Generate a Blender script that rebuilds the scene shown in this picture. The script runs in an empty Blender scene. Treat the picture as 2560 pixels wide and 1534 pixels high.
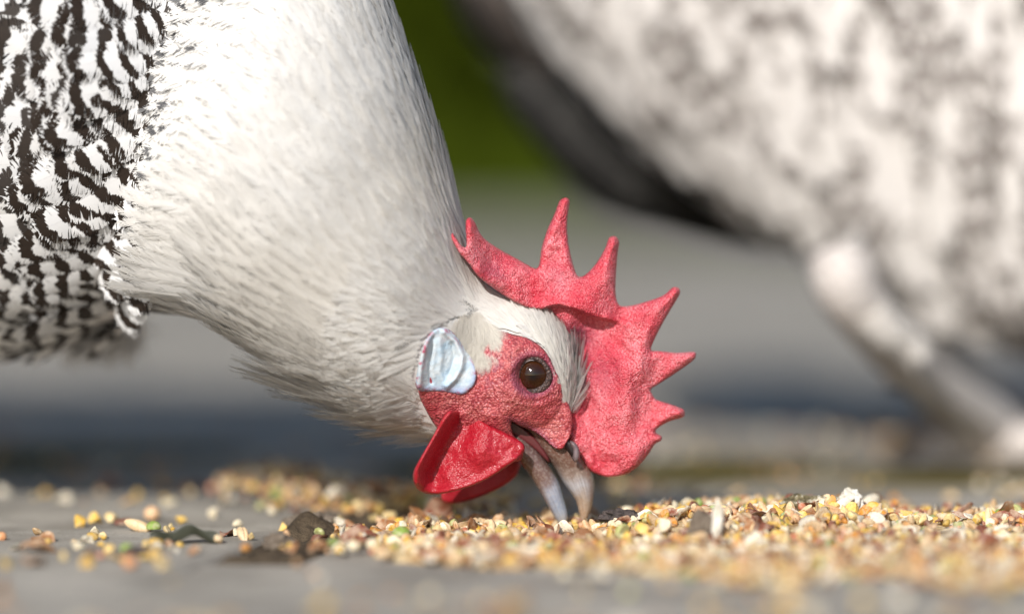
import bpy, math, random
import numpy as np
from mathutils import Vector, geometry
from mathutils.bvhtree import BVHTree
random.seed(7); rng = np.random.default_rng(7)
C = bpy.context.scene.collection
# ------------------------------------------------------------------ camera, sky, sun, exposure
F, D, H = 10240.0, 1.2, 0.116            # focal length in photo pixels, focus distance, camera height
TH = math.atan(417 / F)
cd = bpy.data.cameras.new('camera'); cam = bpy.data.objects.new('camera', cd); C.objects.link(cam)
cam.location = (0, -D, H); cam.rotation_euler = (math.pi / 2 - TH, 0, 0)
cd.sensor_width = 36; cd.lens = 144; cd.clip_start = 0.01; cd.clip_end = 500
cd.dof.use_dof = True; cd.dof.focus_distance = D + 0.004; cd.dof.aperture_fstop = 2.6
bpy.context.scene.camera = cam
SUN_EL, SUN_AZ = 29.0, 17.0              # elevation; degrees the sun stands left of the camera's back
sd = Vector((math.sin(math.radians(SUN_AZ)) * math.cos(math.radians(SUN_EL)),
             math.cos(math.radians(SUN_AZ)) * math.cos(math.radians(SUN_EL)), -math.sin(math.radians(SUN_EL))))
w = bpy.data.worlds.new('World'); bpy.context.scene.world = w; w.use_nodes = True
nt = w.node_tree; sky = nt.nodes.new('ShaderNodeTexSky'); sky.sky_type = 'NISHITA'; sky.sun_disc = False
sky.sun_elevation = math.radians(SUN_EL); sky.sun_rotation = math.atan2(-sd.x, -sd.y)
nt.links.new(sky.outputs[0], nt.nodes['Background'].inputs[0]); nt.nodes['Background'].inputs[1].default_value = 0.11
ld = bpy.data.lights.new('sun', 'SUN'); ld.energy = 4.5; ld.angle = math.radians(0.5); ld.color = (1, .97, .93)
sun = bpy.data.objects.new('sun', ld); C.objects.link(sun); sun.rotation_euler = sd.to_track_quat('-Z', 'Y').to_euler()
sun.location = (-1, -2, 2)
vs = bpy.context.scene.view_settings; vs.view_transform = 'Standard'; vs.look = 'None'; vs.exposure = 0.1; vs.gamma = 1
cy = bpy.context.scene.cycles; cy.use_denoising = True; cy.max_bounces = 8; cy.transparent_max_bounces = 8
try: cy.denoiser = 'OPENIMAGEDENOISE'; cy.denoising_prefilter = 'ACCURATE'
except Exception: pass

# ------------------------------------------------------------------ measuring helpers
ct, st = math.cos(TH), math.sin(TH)
def ray(px, py):
    a = (np.asarray(px, float) - 1280) / F; b = (767 - np.asarray(py, float)) / F
    return a, ct + b * st, -st + b * ct
def at(px, py, Y=0.0):                    # the point at depth Y that stands at a place of the photograph
    dx, dy, dz = ray(px, py); k = (np.asarray(Y, float) + D) / dy
    return np.stack(np.broadcast_arrays(dx * k, np.asarray(Y, float) + 0 * k, H + dz * k), -1)
def gnd(px, py, z=0.0):                   # the point of the ground there
    dx, dy, dz = ray(px, py); k = (z - H) / dz
    return np.stack(np.broadcast_arrays(dx * k, dy * k - D, z + 0 * k), -1)
def topx(p):                              # world -> photo pixels
    p = np.asarray(p, float); X, Y, Z = p[..., 0], p[..., 1] + D, p[..., 2] - H
    f = Y * ct - Z * st; u = Y * st + Z * ct
    return 1280 + F * X / f, 767 - F * u / f
def spline(pts, n, closed=False):
    P = np.asarray(pts, float); m = len(P); out = []
    ts = np.linspace(0, m if closed else m - 1, n, endpoint=not closed)
    for t in ts:
        i = min(int(t), m - 1 if closed else m - 2); f = t - i
        g = (lambda k: P[k % m]) if closed else (lambda k: P[min(max(k, 0), m - 1)])
        a, b, c, d = g(i - 1), g(i), g(i + 1), g(i + 2)
        out.append(.5 * (2 * b + (c - a) * f + (2 * a - 5 * b + 4 * c - d) * f * f + (3 * b - a - 3 * c + d) * f ** 3))
    return np.array(out)
def inpoly(x, y, P):
    x = np.asarray(x); y = np.asarray(y); r = np.zeros(x.shape, bool); n = len(P)
    for i in range(n):
        x1, y1 = P[i]; x2, y2 = P[(i + 1) % n]
        if y1 == y2: continue
        c = ((y1 > y) != (y2 > y)) & (x < (x2 - x1) * (y - y1) / (y2 - y1) + x1); r ^= c
    return r
def pdist(x, y, P, closed=True):          # distance to a polyline
    d = np.full(np.shape(x), 1e9); n = len(P)
    for i in range(n if closed else n - 1):
        a = P[i]; b = P[(i + 1) % n]; ab = b - a; L = max(ab @ ab, 1e-9)
        t = np.clip(((x - a[0]) * ab[0] + (y - a[1]) * ab[1]) / L, 0, 1)
        d = np.minimum(d, np.hypot(x - a[0] - t * ab[0], y - a[1] - t * ab[1]))
    return d
def sstep(a, b, x): t = np.clip((x - a) / (b - a), 0, 1); return t * t * (3 - 2 * t)
_g = rng.random((64, 64, 64))
def vnoise(p, s):                         # smooth value noise, 0..1
    q = np.asarray(p, float) * s + 100.3; i = np.floor(q).astype(int); f = q - i; f = f * f * (3 - 2 * f); r = 0
    for a in (0, 1):
        for b in (0, 1):
            for c in (0, 1):
                wgt = (f[..., 0] if a else 1 - f[..., 0]) * (f[..., 1] if b else 1 - f[..., 1]) * (f[..., 2] if c else 1 - f[..., 2])
                r = r + wgt * _g[(i[..., 0] + a) % 64, (i[..., 1] + b) % 64, (i[..., 2] + c) % 64]
    return r
def unit(v): return v / np.maximum(np.linalg.norm(v, axis=-1, keepdims=True), 1e-12)

# ------------------------------------------------------------------ object helpers
def tag(o, label=None, cat=None, group=None, kind=None):
    if label: o['label'] = label
    if cat: o['category'] = cat
    if group: o['group'] = group
    if kind: o['kind'] = kind
    return o
def empty(name, loc): o = bpy.data.objects.new(name, None); o.location = loc; o.empty_display_size = .02; C.objects.link(o); return o
def link(name, me, mat=None, parent=None, loc=(0, 0, 0)):
    o = bpy.data.objects.new(name, me); C.objects.link(o); o.location = loc
    if mat: me.materials.append(mat)
    if parent: o.parent = parent; o.location = Vector(loc) - parent.location
    return o
def mesh(name, V, Fc, uv=None, col=None, smooth=True, nor=None):   # Fc (n,3) or (n,4) array or list; uv, col per vertex
    me = bpy.data.meshes.new(name); V = np.ascontiguousarray(V, np.float32)
    if isinstance(Fc, np.ndarray):
        k = Fc.shape[1]; me.vertices.add(len(V)); me.vertices.foreach_set('co', V.ravel())
        me.loops.add(Fc.size); me.loops.foreach_set('vertex_index', Fc.astype(np.int32).ravel())
        me.polygons.add(len(Fc)); me.polygons.foreach_set('loop_start', np.arange(0, Fc.size, k, dtype=np.int32))
        me.polygons.foreach_set('loop_total', np.full(len(Fc), k, np.int32))
    else: me.from_pydata(V.tolist(), [], Fc)
    me.update(calc_edges=True); me.validate()
    li = np.empty(len(me.loops), np.int32); me.loops.foreach_get('vertex_index', li)
    if uv is not None:
        l = me.uv_layers.new(name='UVMap'); l.data.foreach_set('uv', np.asarray(uv, np.float32)[li].ravel())
    if col is not None:
        a = me.color_attributes.new('data', 'FLOAT_COLOR', 'POINT'); a.data.foreach_set('color', np.asarray(col, np.float32).ravel())
    if nor is not None: a = me.attributes.new('lie', 'FLOAT_VECTOR', 'POINT'); a.data.foreach_set('vector', np.asarray(nor, np.float32).ravel())
    me.polygons.foreach_set('use_smooth', np.full(len(me.polygons), smooth)); return me

# ------------------------------------------------------------------ materials
class M:
    def __init__(s, name, rough=.6, spec=.4):
        s.m = bpy.data.materials.new(name); s.m.use_nodes = True; s.t = s.m.node_tree; s.b = s.t.nodes['Principled BSDF']
        s.b.inputs['Roughness'].default_value = rough; s.b.inputs['Specular IOR Level'].default_value = spec
    def n(s, t, **k):
        o = s.t.nodes.new('ShaderNode' + t)
        for a, b in k.items():
            if a.startswith('i_'): o.inputs[int(a[2:])].default_value = b
            else: setattr(o, a, b)
        return o
    def l(s, a, b): s.t.links.new(a, b)
    def co(s): return s.n('TexCoord').outputs['Object']
    def noise(s, sc, det=3, rough=.5, vec=None, dist=0):
        o = s.n('TexNoise'); o.inputs['Scale'].default_value = sc; o.inputs['Detail'].default_value = det
        o.inputs['Roughness'].default_value = rough; o.inputs['Distortion'].default_value = dist
        s.l(vec or s.co(), o.inputs['Vector']); return o.outputs['Fac']
    def vor(s, sc, vec=None, feat='F1', out='Distance'):
        o = s.n('TexVoronoi'); o.feature = feat; o.inputs['Scale'].default_value = sc; s.l(vec or s.co(), o.inputs['Vector']); return o.outputs[out]
    def ramp(s, f, stops, interp='LINEAR'):
        o = s.n('ValToRGB'); e = o.color_ramp; e.interpolation = interp
        while len(e.elements) < len(stops): e.elements.new(.5)
        for q, (p, c) in zip(e.elements, stops): q.position = p; q.color = (*c, 1) if len(c) == 3 else c
        s.l(f, o.inputs[0]); return o.outputs['Color']
    def mix(s, f, a, b, mode='MIX'):
        o = s.n('Mix', data_type='RGBA', blend_type=mode)
        for v, i in ((f, 0), (a, 6), (b, 7)):
            if isinstance(v, (int, float)): o.inputs[i].default_value = v
            elif isinstance(v, tuple): o.inputs[i].default_value = (*v, 1)
            else: s.l(v, o.inputs[i])
        return o.outputs[2]
    def math(s, op, a, b=0.0, c=0.0):
        o = s.n('Math', operation=op)
        for i, v in enumerate((a, b, c)):
            if isinstance(v, (int, float)): o.inputs[i].default_value = v
            else: s.l(v, o.inputs[i])
        return o.outputs[0]
    def bump(s, h, strength=.5, dist=.001, prev=None):
        o = s.n('Bump'); o.inputs['Strength'].default_value = strength; o.inputs['Distance'].default_value = dist; s.l(h, o.inputs['Height'])
        if prev: s.l(prev, o.inputs['Normal'])
        return o.outputs[0]
    def base(s, c):
        if isinstance(c, tuple): s.b.inputs['Base Color'].default_value = (*c, 1)
        else: s.l(c, s.b.inputs['Base Color'])
        return s
    def nrm(s, b): s.l(b, s.b.inputs['Normal']); return s
    def attr(s, name='data'): a = s.n('Attribute'); a.attribute_name = name; return a
    def sss(s, wgt, rad, scale):
        s.b.inputs['Subsurface Weight'].default_value = wgt; s.b.inputs['Subsurface Radius'].default_value = rad; s.b.inputs['Subsurface Scale'].default_value = scale; return s

def feather_mat(name, white, dark, thr=0.0, freq=3.0, transl=.3, soft=.8):
    m = M(name, .55, .25); a = m.attr(); sep = m.n('SeparateColor'); m.l(a.outputs['Color'], sep.inputs[0])
    uv = m.n('UVMap'); su = m.n('SeparateXYZ'); m.l(uv.outputs[0], su.inputs[0])
    ab = m.math('ABSOLUTE', su.outputs[0])
    cv = m.n('CombineXYZ'); m.l(su.outputs[0], cv.inputs[0]); m.l(m.math('MULTIPLY', su.outputs[1], 2.0), cv.inputs[1]); m.l(m.math('MULTIPLY', sep.outputs[0], 37.0), cv.inputs[2])
    nz = m.noise(1.6, 2, .5, cv.outputs[0])
    ph = m.math('ADD', m.math('MULTIPLY', su.outputs[1], freq), m.math('ADD', m.math('MULTIPLY', nz, .7), m.math('MULTIPLY', m.math('MULTIPLY', ab, ab), .30)))
    s_ = m.math('SINE', m.math('MULTIPLY', m.math('ADD', ph, m.math('MULTIPLY', sep.outputs[0], .38)), 6.2832))
    bar = m.math('MULTIPLY', m.math('ADD', m.math('SUBTRACT', s_, m.math('ADD', m.math('MULTIPLY', sep.outputs[2], 1.0), thr)), .12), 4.0); bar = m.n('Clamp', i_0=0.0) if False else m.math('MINIMUM', m.math('MAXIMUM', bar, 0), 1)
    fac = m.math('MULTIPLY', bar, sep.outputs[1])
    shade = m.noise(2.5, 2, .6, cv.outputs[0])
    wc = m.mix(m.math('MULTIPLY', sep.outputs[2], 1.0), white, (.84, .79, .70))
    wc = m.mix(m.math('MULTIPLY', sep.outputs[0], .22), wc, (.70, .66, .60)); wc = m.mix(m.math('MULTIPLY', shade, .15), wc, (.68, .68, .70))
    dk = m.mix(m.math('MULTIPLY', shade, .7), dark, tuple(min(1, c * 2.2) for c in dark))
    col = m.mix(fac, wc, dk); m.base(col)
    na = m.attr('lie'); ge = m.n('NewGeometry'); mxn = m.n('Mix', data_type='VECTOR'); mxn.inputs[0].default_value = soft
    m.l(ge.outputs['Normal'], mxn.inputs[4]); m.l(na.outputs['Vector'], mxn.inputs[5]); vn = m.n('VectorMath', operation='NORMALIZE'); m.l(mxn.outputs[1], vn.inputs[0]); m.nrm(vn.outputs[0])
    tr = m.n('BsdfTranslucent'); m.l(col, tr.inputs[0]); mx = m.n('MixShader'); mx.inputs[0].default_value = transl
    m.l(m.b.outputs[0], mx.inputs[1]); m.l(tr.outputs[0], mx.inputs[2]); m.l(mx.outputs[0], m.t.nodes['Material Output'].inputs[0])
    return m.m
m_barred = feather_mat('barred_feathers', (.78, .78, .79), (.022, .015, .011), .0, 3.1, .10)
m_hackle = feather_mat('white_feathers', (.86, .845, .82), (.05, .05, .055), .1, 3.0, .38, .9)
m_far = feather_mat('grey_feathers', (.78, .735, .70), (.15, .13, .118), -.6, 3.1, .12)
m_black = feather_mat('shaded_black_fluff', (.012, .009, .007), (.008, .008, .008), 0, 2, .0); m_black.node_tree.nodes['Principled BSDF'].inputs['Specular IOR Level'].default_value = .02
m_brown = feather_mat('brown_feathers', (.24, .19, .165), (.08, .06, .05), 0, 2, .1)

def red_mat(name, base, pink, dark, vs_=2100, bs=.6):
    m = M(name, .38, .5); co = m.co()
    dn = m.n('TexNoise'); dn.inputs['Scale'].default_value = 260; m.l(co, dn.inputs['Vector'])
    vv = m.n('VectorMath', operation='MULTIPLY_ADD'); m.l(dn.outputs['Color'], vv.inputs[0]); vv.inputs[1].default_value = (.0016,) * 3; m.l(co, vv.inputs[2])
    v = m.vor(vs_, vv.outputs[0]); nz = m.noise(90, 4, .6, co); n2 = m.noise(900, 3, .6, vv.outputs[0])
    a = m.attr(); sep = m.n('SeparateColor'); m.l(a.outputs['Color'], sep.inputs[0])
    c = m.mix(m.ramp(nz, [(.35, (0, 0, 0)), (.68, (1, 1, 1))]), base, pink)
    c = m.mix(m.math('MULTIPLY', m.ramp(v, [(.25, (0, 0, 0)), (.75, (1, 1, 1))]), .8), c, dark)
    c = m.mix(sep.outputs[0], c, (.25, .06, .10)); m.base(c)
    v2 = m.math('MULTIPLY', v, m.ramp(m.noise(55, 2, .5, co), [(.3, (.35,) * 3), (.65, (1.1,) * 3)])); b = m.bump(m.math('SUBTRACT', m.math('MULTIPLY', n2, .8), v2), bs, .0009); m.nrm(m.bump(m.noise(220, 3, .6, co), .5, .0012, b))
    m.l(m.ramp(n2, [(.3, (.28,) * 3), (.7, (.5,) * 3)]), m.b.inputs['Roughness'])
    m.sss(.25, (1, .25, .2), .0018); return m.m
m_comb = red_mat('comb_skin', (.64, .06, .09), (.80, .29, .32), (.44, .018, .035), 1850, .65)
m_face = red_mat('face_skin', (.50, .06, .075), (.62, .22, .20), (.24, .02, .035), 1350, .6)
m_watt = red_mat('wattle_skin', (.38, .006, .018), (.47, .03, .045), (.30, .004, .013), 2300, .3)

# ------------------------------------------------------------------ shape builders
def loft(sec, M_=80, N=64, sup=2.0):      # sec: (upper px, lower px, Y centre, half depth)
    S = spline([(u[0], u[1], l[0], l[1], y, hd) for u, l, y, hd in sec], M_)
    up = at(S[:, 0], S[:, 1], S[:, 4]); lo = at(S[:, 2], S[:, 3], S[:, 4]); t = np.linspace(0, 2 * np.pi, N, endpoint=False)
    c = (up + lo) / 2; a = (up - lo) / 2
    cs = np.sign(np.cos(t)) * np.abs(np.cos(t)) ** (2 / sup); sn = np.sign(np.sin(t)) * np.abs(np.sin(t)) ** (2 / sup)
    P = c[:, None] + a[:, None] * cs[None, :, None]; P[..., 1] += S[:, 5][:, None] * sn[None]
    return P                              # (M,N,3)
def grid_faces(m, n, close=True):
    i = np.arange(m - 1)[:, None] * n; j = np.arange(n if close else n - 1)[None]; k = (j + 1) % n
    return np.stack([i + j, i + k, i + n + k, i + n + j], -1).reshape(-1, 4)
def loft_mesh(name, P, col=None):
    m, n, _ = P.shape; V = P.reshape(-1, 3); V = np.concatenate([V, P[:1].mean(1), P[-1:].mean(1)])
    f = grid_faces(m, n).tolist()
    f += [[m * n, (j + 1) % n, j] for j in range(n)] + [[m * n + 1, (m - 1) * n + j, (m - 1) * n + (j + 1) % n] for j in range(n)]
    if col is not None: col = np.concatenate([col.reshape(-1, 4), col[0, :1], col[-1, :1]])
    return mesh(name, V, f, col=col)
def tube(pts, rad, n=12, M_=None):        # tube along world points
    P = np.asarray(pts, float); R = np.asarray(rad, float); M_ = M_ or len(P) * 5
    Q = spline(np.c_[P, R], M_); T = unit(np.gradient(Q[:, :3], axis=0)); up = np.array([0, 0, 1.]) if abs(T[0, 2]) < .8 else np.array([0, 1., 0])
    A = unit(np.cross(T, up)); B = np.cross(T, A); t = np.linspace(0, 2 * np.pi, n, endpoint=False)
    return Q[:, None, :3] + Q[:, 3][:, None, None] * (A[:, None] * np.cos(t)[None, :, None] + B[:, None] * np.sin(t)[None, :, None])
def inflate(name, outline, Y, T, R, mat, parent, sp=4.0, yf=None, tf=None, colf=None, n_out=None, disp=0.0):
    """soft sheet with a rounded rim: outline in photo pixels, real depth Y (m), half thickness T, rim radius R px"""
    O = np.asarray(outline, float); per = np.hypot(*(O - np.roll(O, 1, 0)).T).sum()
    B = spline(O, n_out or int(per / sp), True)
    x0, y0 = B.min(0); x1, y1 = B.max(0); gx, gy = np.meshgrid(np.arange(x0, x1, sp), np.arange(y0, y1, sp * .87))
    gx = gx + (np.arange(gx.shape[0]) % 2)[:, None] * sp / 2; gx = gx.ravel(); gy = gy.ravel()
    k = inpoly(gx, gy, B); gx, gy = gx[k], gy[k]; d = pdist(gx, gy, B); k = d > sp * .55; gx, gy, d = gx[k], gy[k], d[k]
    nb = len(B); P = np.concatenate([B, np.c_[gx, gy]]); d = np.concatenate([np.zeros(nb), d])
    res = geometry.delaunay_2d_cdt([Vector(p) for p in P], [(i, (i + 1) % nb) for i in range(nb)], [], 1, 1e-5)
    W = np.array([tuple(v) for v in res[0]]); fs = np.array([f for f in res[2] if len(f) == 3]); src = res[3]
    dd = np.array([d[s[0]] if s else 0 for s in src])
    q = np.clip(dd / R, 0, 1); ht = T * np.sqrt(np.clip(1 - (1 - q) ** 2, 0, 1))
    if tf is not None: ht = ht * tf(W[:, 0], W[:, 1])
    yc = np.full(len(W), 0.0) + (Y(W[:, 0], W[:, 1]) if callable(Y) else Y)
    if yf is not None: yc = yc + yf(W[:, 0], W[:, 1], dd)
    fr = at(W[:, 0], W[:, 1], yc - ht)
    if disp:
        nn = (vnoise(fr, 160) - .5) + .5 * (vnoise(fr, 420) - .5) + .3 * (vnoise(fr, 1100) - .5)
        fr[:, 1] += disp * nn * np.minimum(1, dd / 12)
    bk = at(W[:, 0], W[:, 1], yc + ht); edge = dd < 1e-6; n = len(W); idx = np.arange(n) + n; idx[edge] = np.arange(n)[edge]
    V = np.concatenate([fr, bk]); fc = np.concatenate([fs[:, ::-1], idx[fs]])
    a, b, c = V[fs[0, 0]], V[fs[0, 1]], V[fs[0, 2]]
    if np.cross(b - a, c - a)[1] > 0: pass
    else: fc = fc[:, ::-1]
    col = None
    if colf is not None: cc = colf(W[:, 0], W[:, 1], dd); col = np.concatenate([cc, cc])
    else: col = np.tile([0, 0, 0, 1.], (2 * n, 1))
    return link(name, mesh(name, V, fc, col=col), mat, parent)

# feathers -----------------------------------------------------------
def template(nb, segs, shape, dy, bw, seed, jx=.07, jy=.03, rach=.02, tap=.85, tp=3):
    r = np.random.default_rng(seed); V = []; Fq = []; U = []
    for side in (-1, 1):
        for y0 in np.linspace(.03, .97, nb):
            wd = shape(y0) * (1 + r.normal(0, jx)); j = r.normal(0, jy); zo = r.normal(0, .0012); b0 = len(V); bend = r.normal(0, .03)
            for s in np.linspace(0, 1, segs + 1):
                x = side * wd * s; y = y0 + (dy * wd + bend * s) * s ** 1.3; hw = bw * (1 - tap * s ** tp)
                z = zo * s - .035 * (wd * s) ** 2
                V += [(x, y - hw, z), (x, y + hw, z + .002)]; U += [(x, y + j), (x, y + j)]
            for q in range(segs):
                i = b0 + 2 * q; Fq.append((i, i + 1, i + 3, i + 2) if side < 0 else (i, i + 2, i + 3, i + 1))
    b0 = len(V)
    for y in np.linspace(0, .95, 5): V += [(-rach * (1.1 - y), y, .004), (rach * (1.1 - y), y, .004)]; U += [(0, y), (0, y)]
    for q in range(4): i = b0 + 2 * q; Fq.append((i, i + 1, i + 3, i + 2))
    return np.array(V), np.array(Fq), np.array(U)
sh_round = lambda y: (math.sin(math.pi * min(1, .12 + y * .80)) ** .6) * (1 if y < .8 else max(.0, 1 - ((y - .8) / .2) ** 2 * .75))
sh_lance = lambda y: (min(1, .45 + y * 2.2)) * max(0.03, (1 - y)) ** .62
T_body = [template(76, 4, sh_round, .10, .0100, s, .015, .006, .014, .35, 6) for s in range(6)] + [template(74, 4, sh_round, .12, .0090, 9, .06, .010, .014, .8, 3)]
T_simple = [template(9, 1, sh_round, .22, .07, 20 + s) for s in range(3)]
T_hack = [template(22, 2, sh_lance, .30, .021, 40 + s, .15, .02) for s in range(5)]
T_fuzz = [template(9, 2, sh_lance, .6, .013, 60 + s, .3, .02, .012) for s in range(5)]
def feathers(name, sets, mat, parent):
    """sets: (templates, O, T, N, L, W, lift, curv, data) -> one mesh of all the feathers of this part"""
    VV = []; FF = []; UU = []; CC = []; NN = []; off = 0
    for tmpl, O, T, N, L, Wd, lift, curv, data in sets:
        n = len(O); pick = rng.integers(0, len(tmpl), n)
        O, T, N = map(np.asarray, (O, T, N)); T = unit(T - (T * N).sum(-1, keepdims=True) * N); S = np.cross(T, N)
        L = np.broadcast_to(L, n); Wd = np.broadcast_to(Wd, n); lift = np.broadcast_to(lift, n); curv = np.broadcast_to(curv, n)
        for k, (tv, tf, tu) in enumerate(tmpl):
            q = np.where(pick == k)[0]
            if not len(q): continue
            x, y, z = tv[:, 0][None], tv[:, 1][None], tv[:, 2][None]; l = L[q][:, None]
            side = rng.normal(0, .05, len(q))[:, None] * y * y
            zz = (z + lift[q][:, None] * y - curv[q][:, None] * y * y) * l
            V = O[q][:, None] + (x * Wd[q][:, None] + side * l)[..., None] * S[q][:, None] + (y * l)[..., None] * T[q][:, None] + zz[..., None] * N[q][:, None]
            m = len(tv); VV.append(V.reshape(-1, 3)); FF.append((tf[None] + (np.arange(len(q)) * m)[:, None, None] + off).reshape(-1, 4)); off += m * len(q)
            UU.append(np.tile(tu, (len(q), 1))); CC.append(np.repeat(data[q], m, axis=0)); NN.append((N[q][:, None] - .25 * (y - .3)[..., None] * T[q][:, None] + .22 * x[..., None] * S[q][:, None]).reshape(-1, 3))
    me = mesh(name, np.concatenate(VV), np.concatenate(FF), np.concatenate(UU), np.concatenate(CC), True, unit(np.concatenate(NN)))
    return link(name, me, mat, parent)
def sample_loft(P, n, um=(0, 1), keep=None):   # random points on a loft, area-weighted; returns O, du, N, (u)
    m, k, _ = P.shape; i = (rng.random(n * 3) * (um[1] - um[0]) + um[0]) * (m - 1.001); j = rng.random(n * 3) * k
    i0 = i.astype(int); fi = (i - i0)[:, None]; j0 = j.astype(int) % k; fj = (j - np.floor(j))[:, None]; j1 = (j0 + 1) % k
    a, b, c, d = P[i0, j0], P[i0, j1], P[i0 + 1, j0], P[i0 + 1, j1]
    O = a * (1 - fi) * (1 - fj) + b * (1 - fi) * fj + c * fi * (1 - fj) + d * fi * fj
    du = (c - a) * (1 - fj) + (d - b) * fj; dv = (b - a) * (1 - fi) + (d - c) * fi
    ar = np.linalg.norm(np.cross(du, dv), axis=1); q = rng.random(len(ar)) < ar / ar.max() * 1.0
    N = unit(np.cross(dv, du)); cen = P.mean(1)[i0]; N = np.where(((O - cen) * N).sum(1, keepdims=True) < 0, -N, N)
    O, du, N, u = O[q], unit(du[q]), N[q], i[q] / (m - 1)
    return O, du, N, u
def data_cols(n, bar=0.0, cream=0.0): return np.c_[rng.random(n), np.broadcast_to(bar, n), np.broadcast_to(cream, n), np.ones(n)]

# ================================================================== THE SETTING
def ground_mat():
    m = M('paving', .92, .06); co = m.co(); n1 = m.noise(3.2, 5, .6, co); n2 = m.noise(60, 5, .7, co); n3 = m.noise(900, 4, .7, co)
    c = m.ramp(n1, [(.3, (.29, .265, .225)), (.5, (.40, .365, .31)), (.72, (.50, .445, .37))])
    c = m.mix(m.math('MULTIPLY', n2, .4), c, (.30, .275, .245)); c = m.mix(m.ramp(n3, [(.45, (0, 0, 0)), (.75, (.7,) * 3)]), c, (.66, .62, .55))
    c = m.mix(m.ramp(m.noise(22, 3, .55, co), [(.38, (.75,) * 3), (.62, (0, 0, 0))]), c, (.22, .20, .17))
    a = m.attr(); sep = m.n('SeparateColor'); m.l(a.outputs['Color'], sep.inputs[0])
    c = m.mix(sep.outputs[0], c, (.07, .055, .012))          # moss grown over the slab
    m.base(c); m.nrm(m.bump(n3, .8, .0006, m.bump(n2, .5, .003))); return m.m
m_pave = ground_mat()
m = M('soil', .95, .2); co = m.co(); nz = m.noise(120, 5, .7, co)
m.base(m.ramp(nz, [(.3, (.03, .022, .015)), (.7, (.13, .095, .06))])); m.nrm(m.bump(nz, .9, .003)); m_soil = m.m
m = M('lawn_soil', .95, .0); m.base(m.ramp(m.noise(8, 4), [(.3, (.03, .06, .004)), (.7, (.06, .10, .008))])); m_lawn = m.m
# the ground: one sheet far out, just below the slabs
gs = 300.0
link('ground', mesh('ground', [(-gs, -gs, -.022), (gs, -gs, -.022), (gs, gs, -.022), (-gs, gs, -.022)], [[0, 1, 2, 3]]), m_soil)['kind'] = 'structure'
def slab(V2, seed, ztop=0.0, thick=.02):  # one slab of the paving: worn rounded edge, gently uneven top; joined below into one pavement
    P = np.array(V2, float); r = np.random.default_rng(seed); c = P.mean(0); n = 60; Q = []
    per = []
    for i in range(len(P)):
        a, b = P[i], P[(i + 1) % len(P)]
        for k in range(n): per.append(a + (b - a) * k / n)
    per = np.array(per); e = (vnoise(np.c_[per, per[:, 0] * 0 + seed], 60) - .5) * .006; dirn = unit(per - c); per = per + dirn * e[:, None]
    rings = [(0, -thick), (0, -.006), (-.0012, -.0022), (-.004, -.0004), (-.01, 0)]; V = []
    for dr, z in rings: V.append(np.c_[per + dirn * dr, np.full(len(per), z + ztop)])
    for f in np.linspace(.97, .0, 26): q = c + (per + dirn * -.01 - c) * f; V.append(np.c_[q, np.full(len(q), ztop)])
    V = np.array(V); tops = V[5:]; tops[..., 2] += (vnoise(np.c_[tops.reshape(-1, 3)[:, :2], np.full(tops[..., 0].size, seed)], 14) - .5).reshape(tops.shape[:2]) * .0016
    m_, k = V.shape[:2]; return V.reshape(-1, 3), grid_faces(m_, k)
j0, j1 = gnd(560, 1400)[:2], gnd(830, 1300)[:2]; jd = unit((j1 - j0)[None])[0]; jn = np.array([jd[1], -jd[0]])
def jp(s, o): return j0 + jd * s + jn * o
slabs = [([jp(-.9, -.004), jp(.30, -.004), jp(.30, -.60), jp(-.9, -.60)], 0), ([jp(-.9, .018), jp(.30, .018), jp(.30, .62), jp(-.9, .62)], -.001)]
for i in range(-4, 5):                     # rows further back, joints running across
    for r_ in range(6):
        o = .62 * i + (.3 if r_ % 2 else 0); s0 = .325 + r_ * .62; slabs.append(([jp(s0, o), jp(s0 + .60, o), jp(s0 + .60, o + .60), jp(s0, o + .60)], 0))
for i in (-2, 1): slabs.append(([jp(-.9, .62 * i + .018 + (0 if i > 0 else .6)), jp(.3, .62 * i + .018 + (0 if i > 0 else .6)), jp(.3, .62 * i + .6), jp(-.9, .62 * i + .6)], 0)) if i > 0 else None
VV = []; FF = []; off = 0
for k, (pp, zt) in enumerate(slabs):
    pp = pp if np.cross(np.append(pp[1] - pp[0], 0), np.append(pp[2] - pp[1], 0))[2] > 0 else pp[::-1]
    V, f = slab(pp, k, zt); VV.append(V); FF.append(f + off); off += len(V)
VV = np.concatenate(VV); sj = (VV[:, :2] - j0) @ jd
moss = np.exp(-((sj - .34) / .06) ** 2) * sstep(.35, .65, vnoise(VV * [1, 1, 0], 18)) * 1.3
colp = np.c_[np.clip(moss, 0, 1), moss * 0, moss * 0, moss * 0 + 1]
link('pavement', mesh('pavement', VV, np.concatenate(FF), col=colp), m_pave)['kind'] = 'structure'
# soil packed in the joints
Xs, Ys = np.meshgrid(np.linspace(-.14, .03, 120), np.linspace(-.32, .34, 260)); zz = -.006 + .006 * vnoise(np.stack([Xs, Ys, Xs * 0], -1), 130) + .003 * vnoise(np.stack([Xs, Ys, Xs * 0], -1), 500)
k = np.abs((np.stack([Xs, Ys], -1) - j0) @ jn - .007); zz = zz - sstep(.008, .02, k) * .008 - .008 * sstep(.012, -.012, (np.stack([Xs, Ys], -1) - j0) @ jd)
zz += .007 * np.exp(-((Xs - gnd(775, 1325)[0]) ** 2 + (Ys - gnd(775, 1325)[1]) ** 2) / .011 ** 2)
link('soil', mesh('soil', np.stack([Xs, Ys, zz], -1).reshape(-1, 3), grid_faces(260, 120, False)), m_soil)['kind'] = 'structure'
Vm = np.array([np.append(jp(s_, o_), z_) for s_, o_, z_ in ((-.9, -.007, -.0016), (-.9, .021, -.0016), (.004, .021, -.0016), (.004, -.007, -.0016))])
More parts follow.
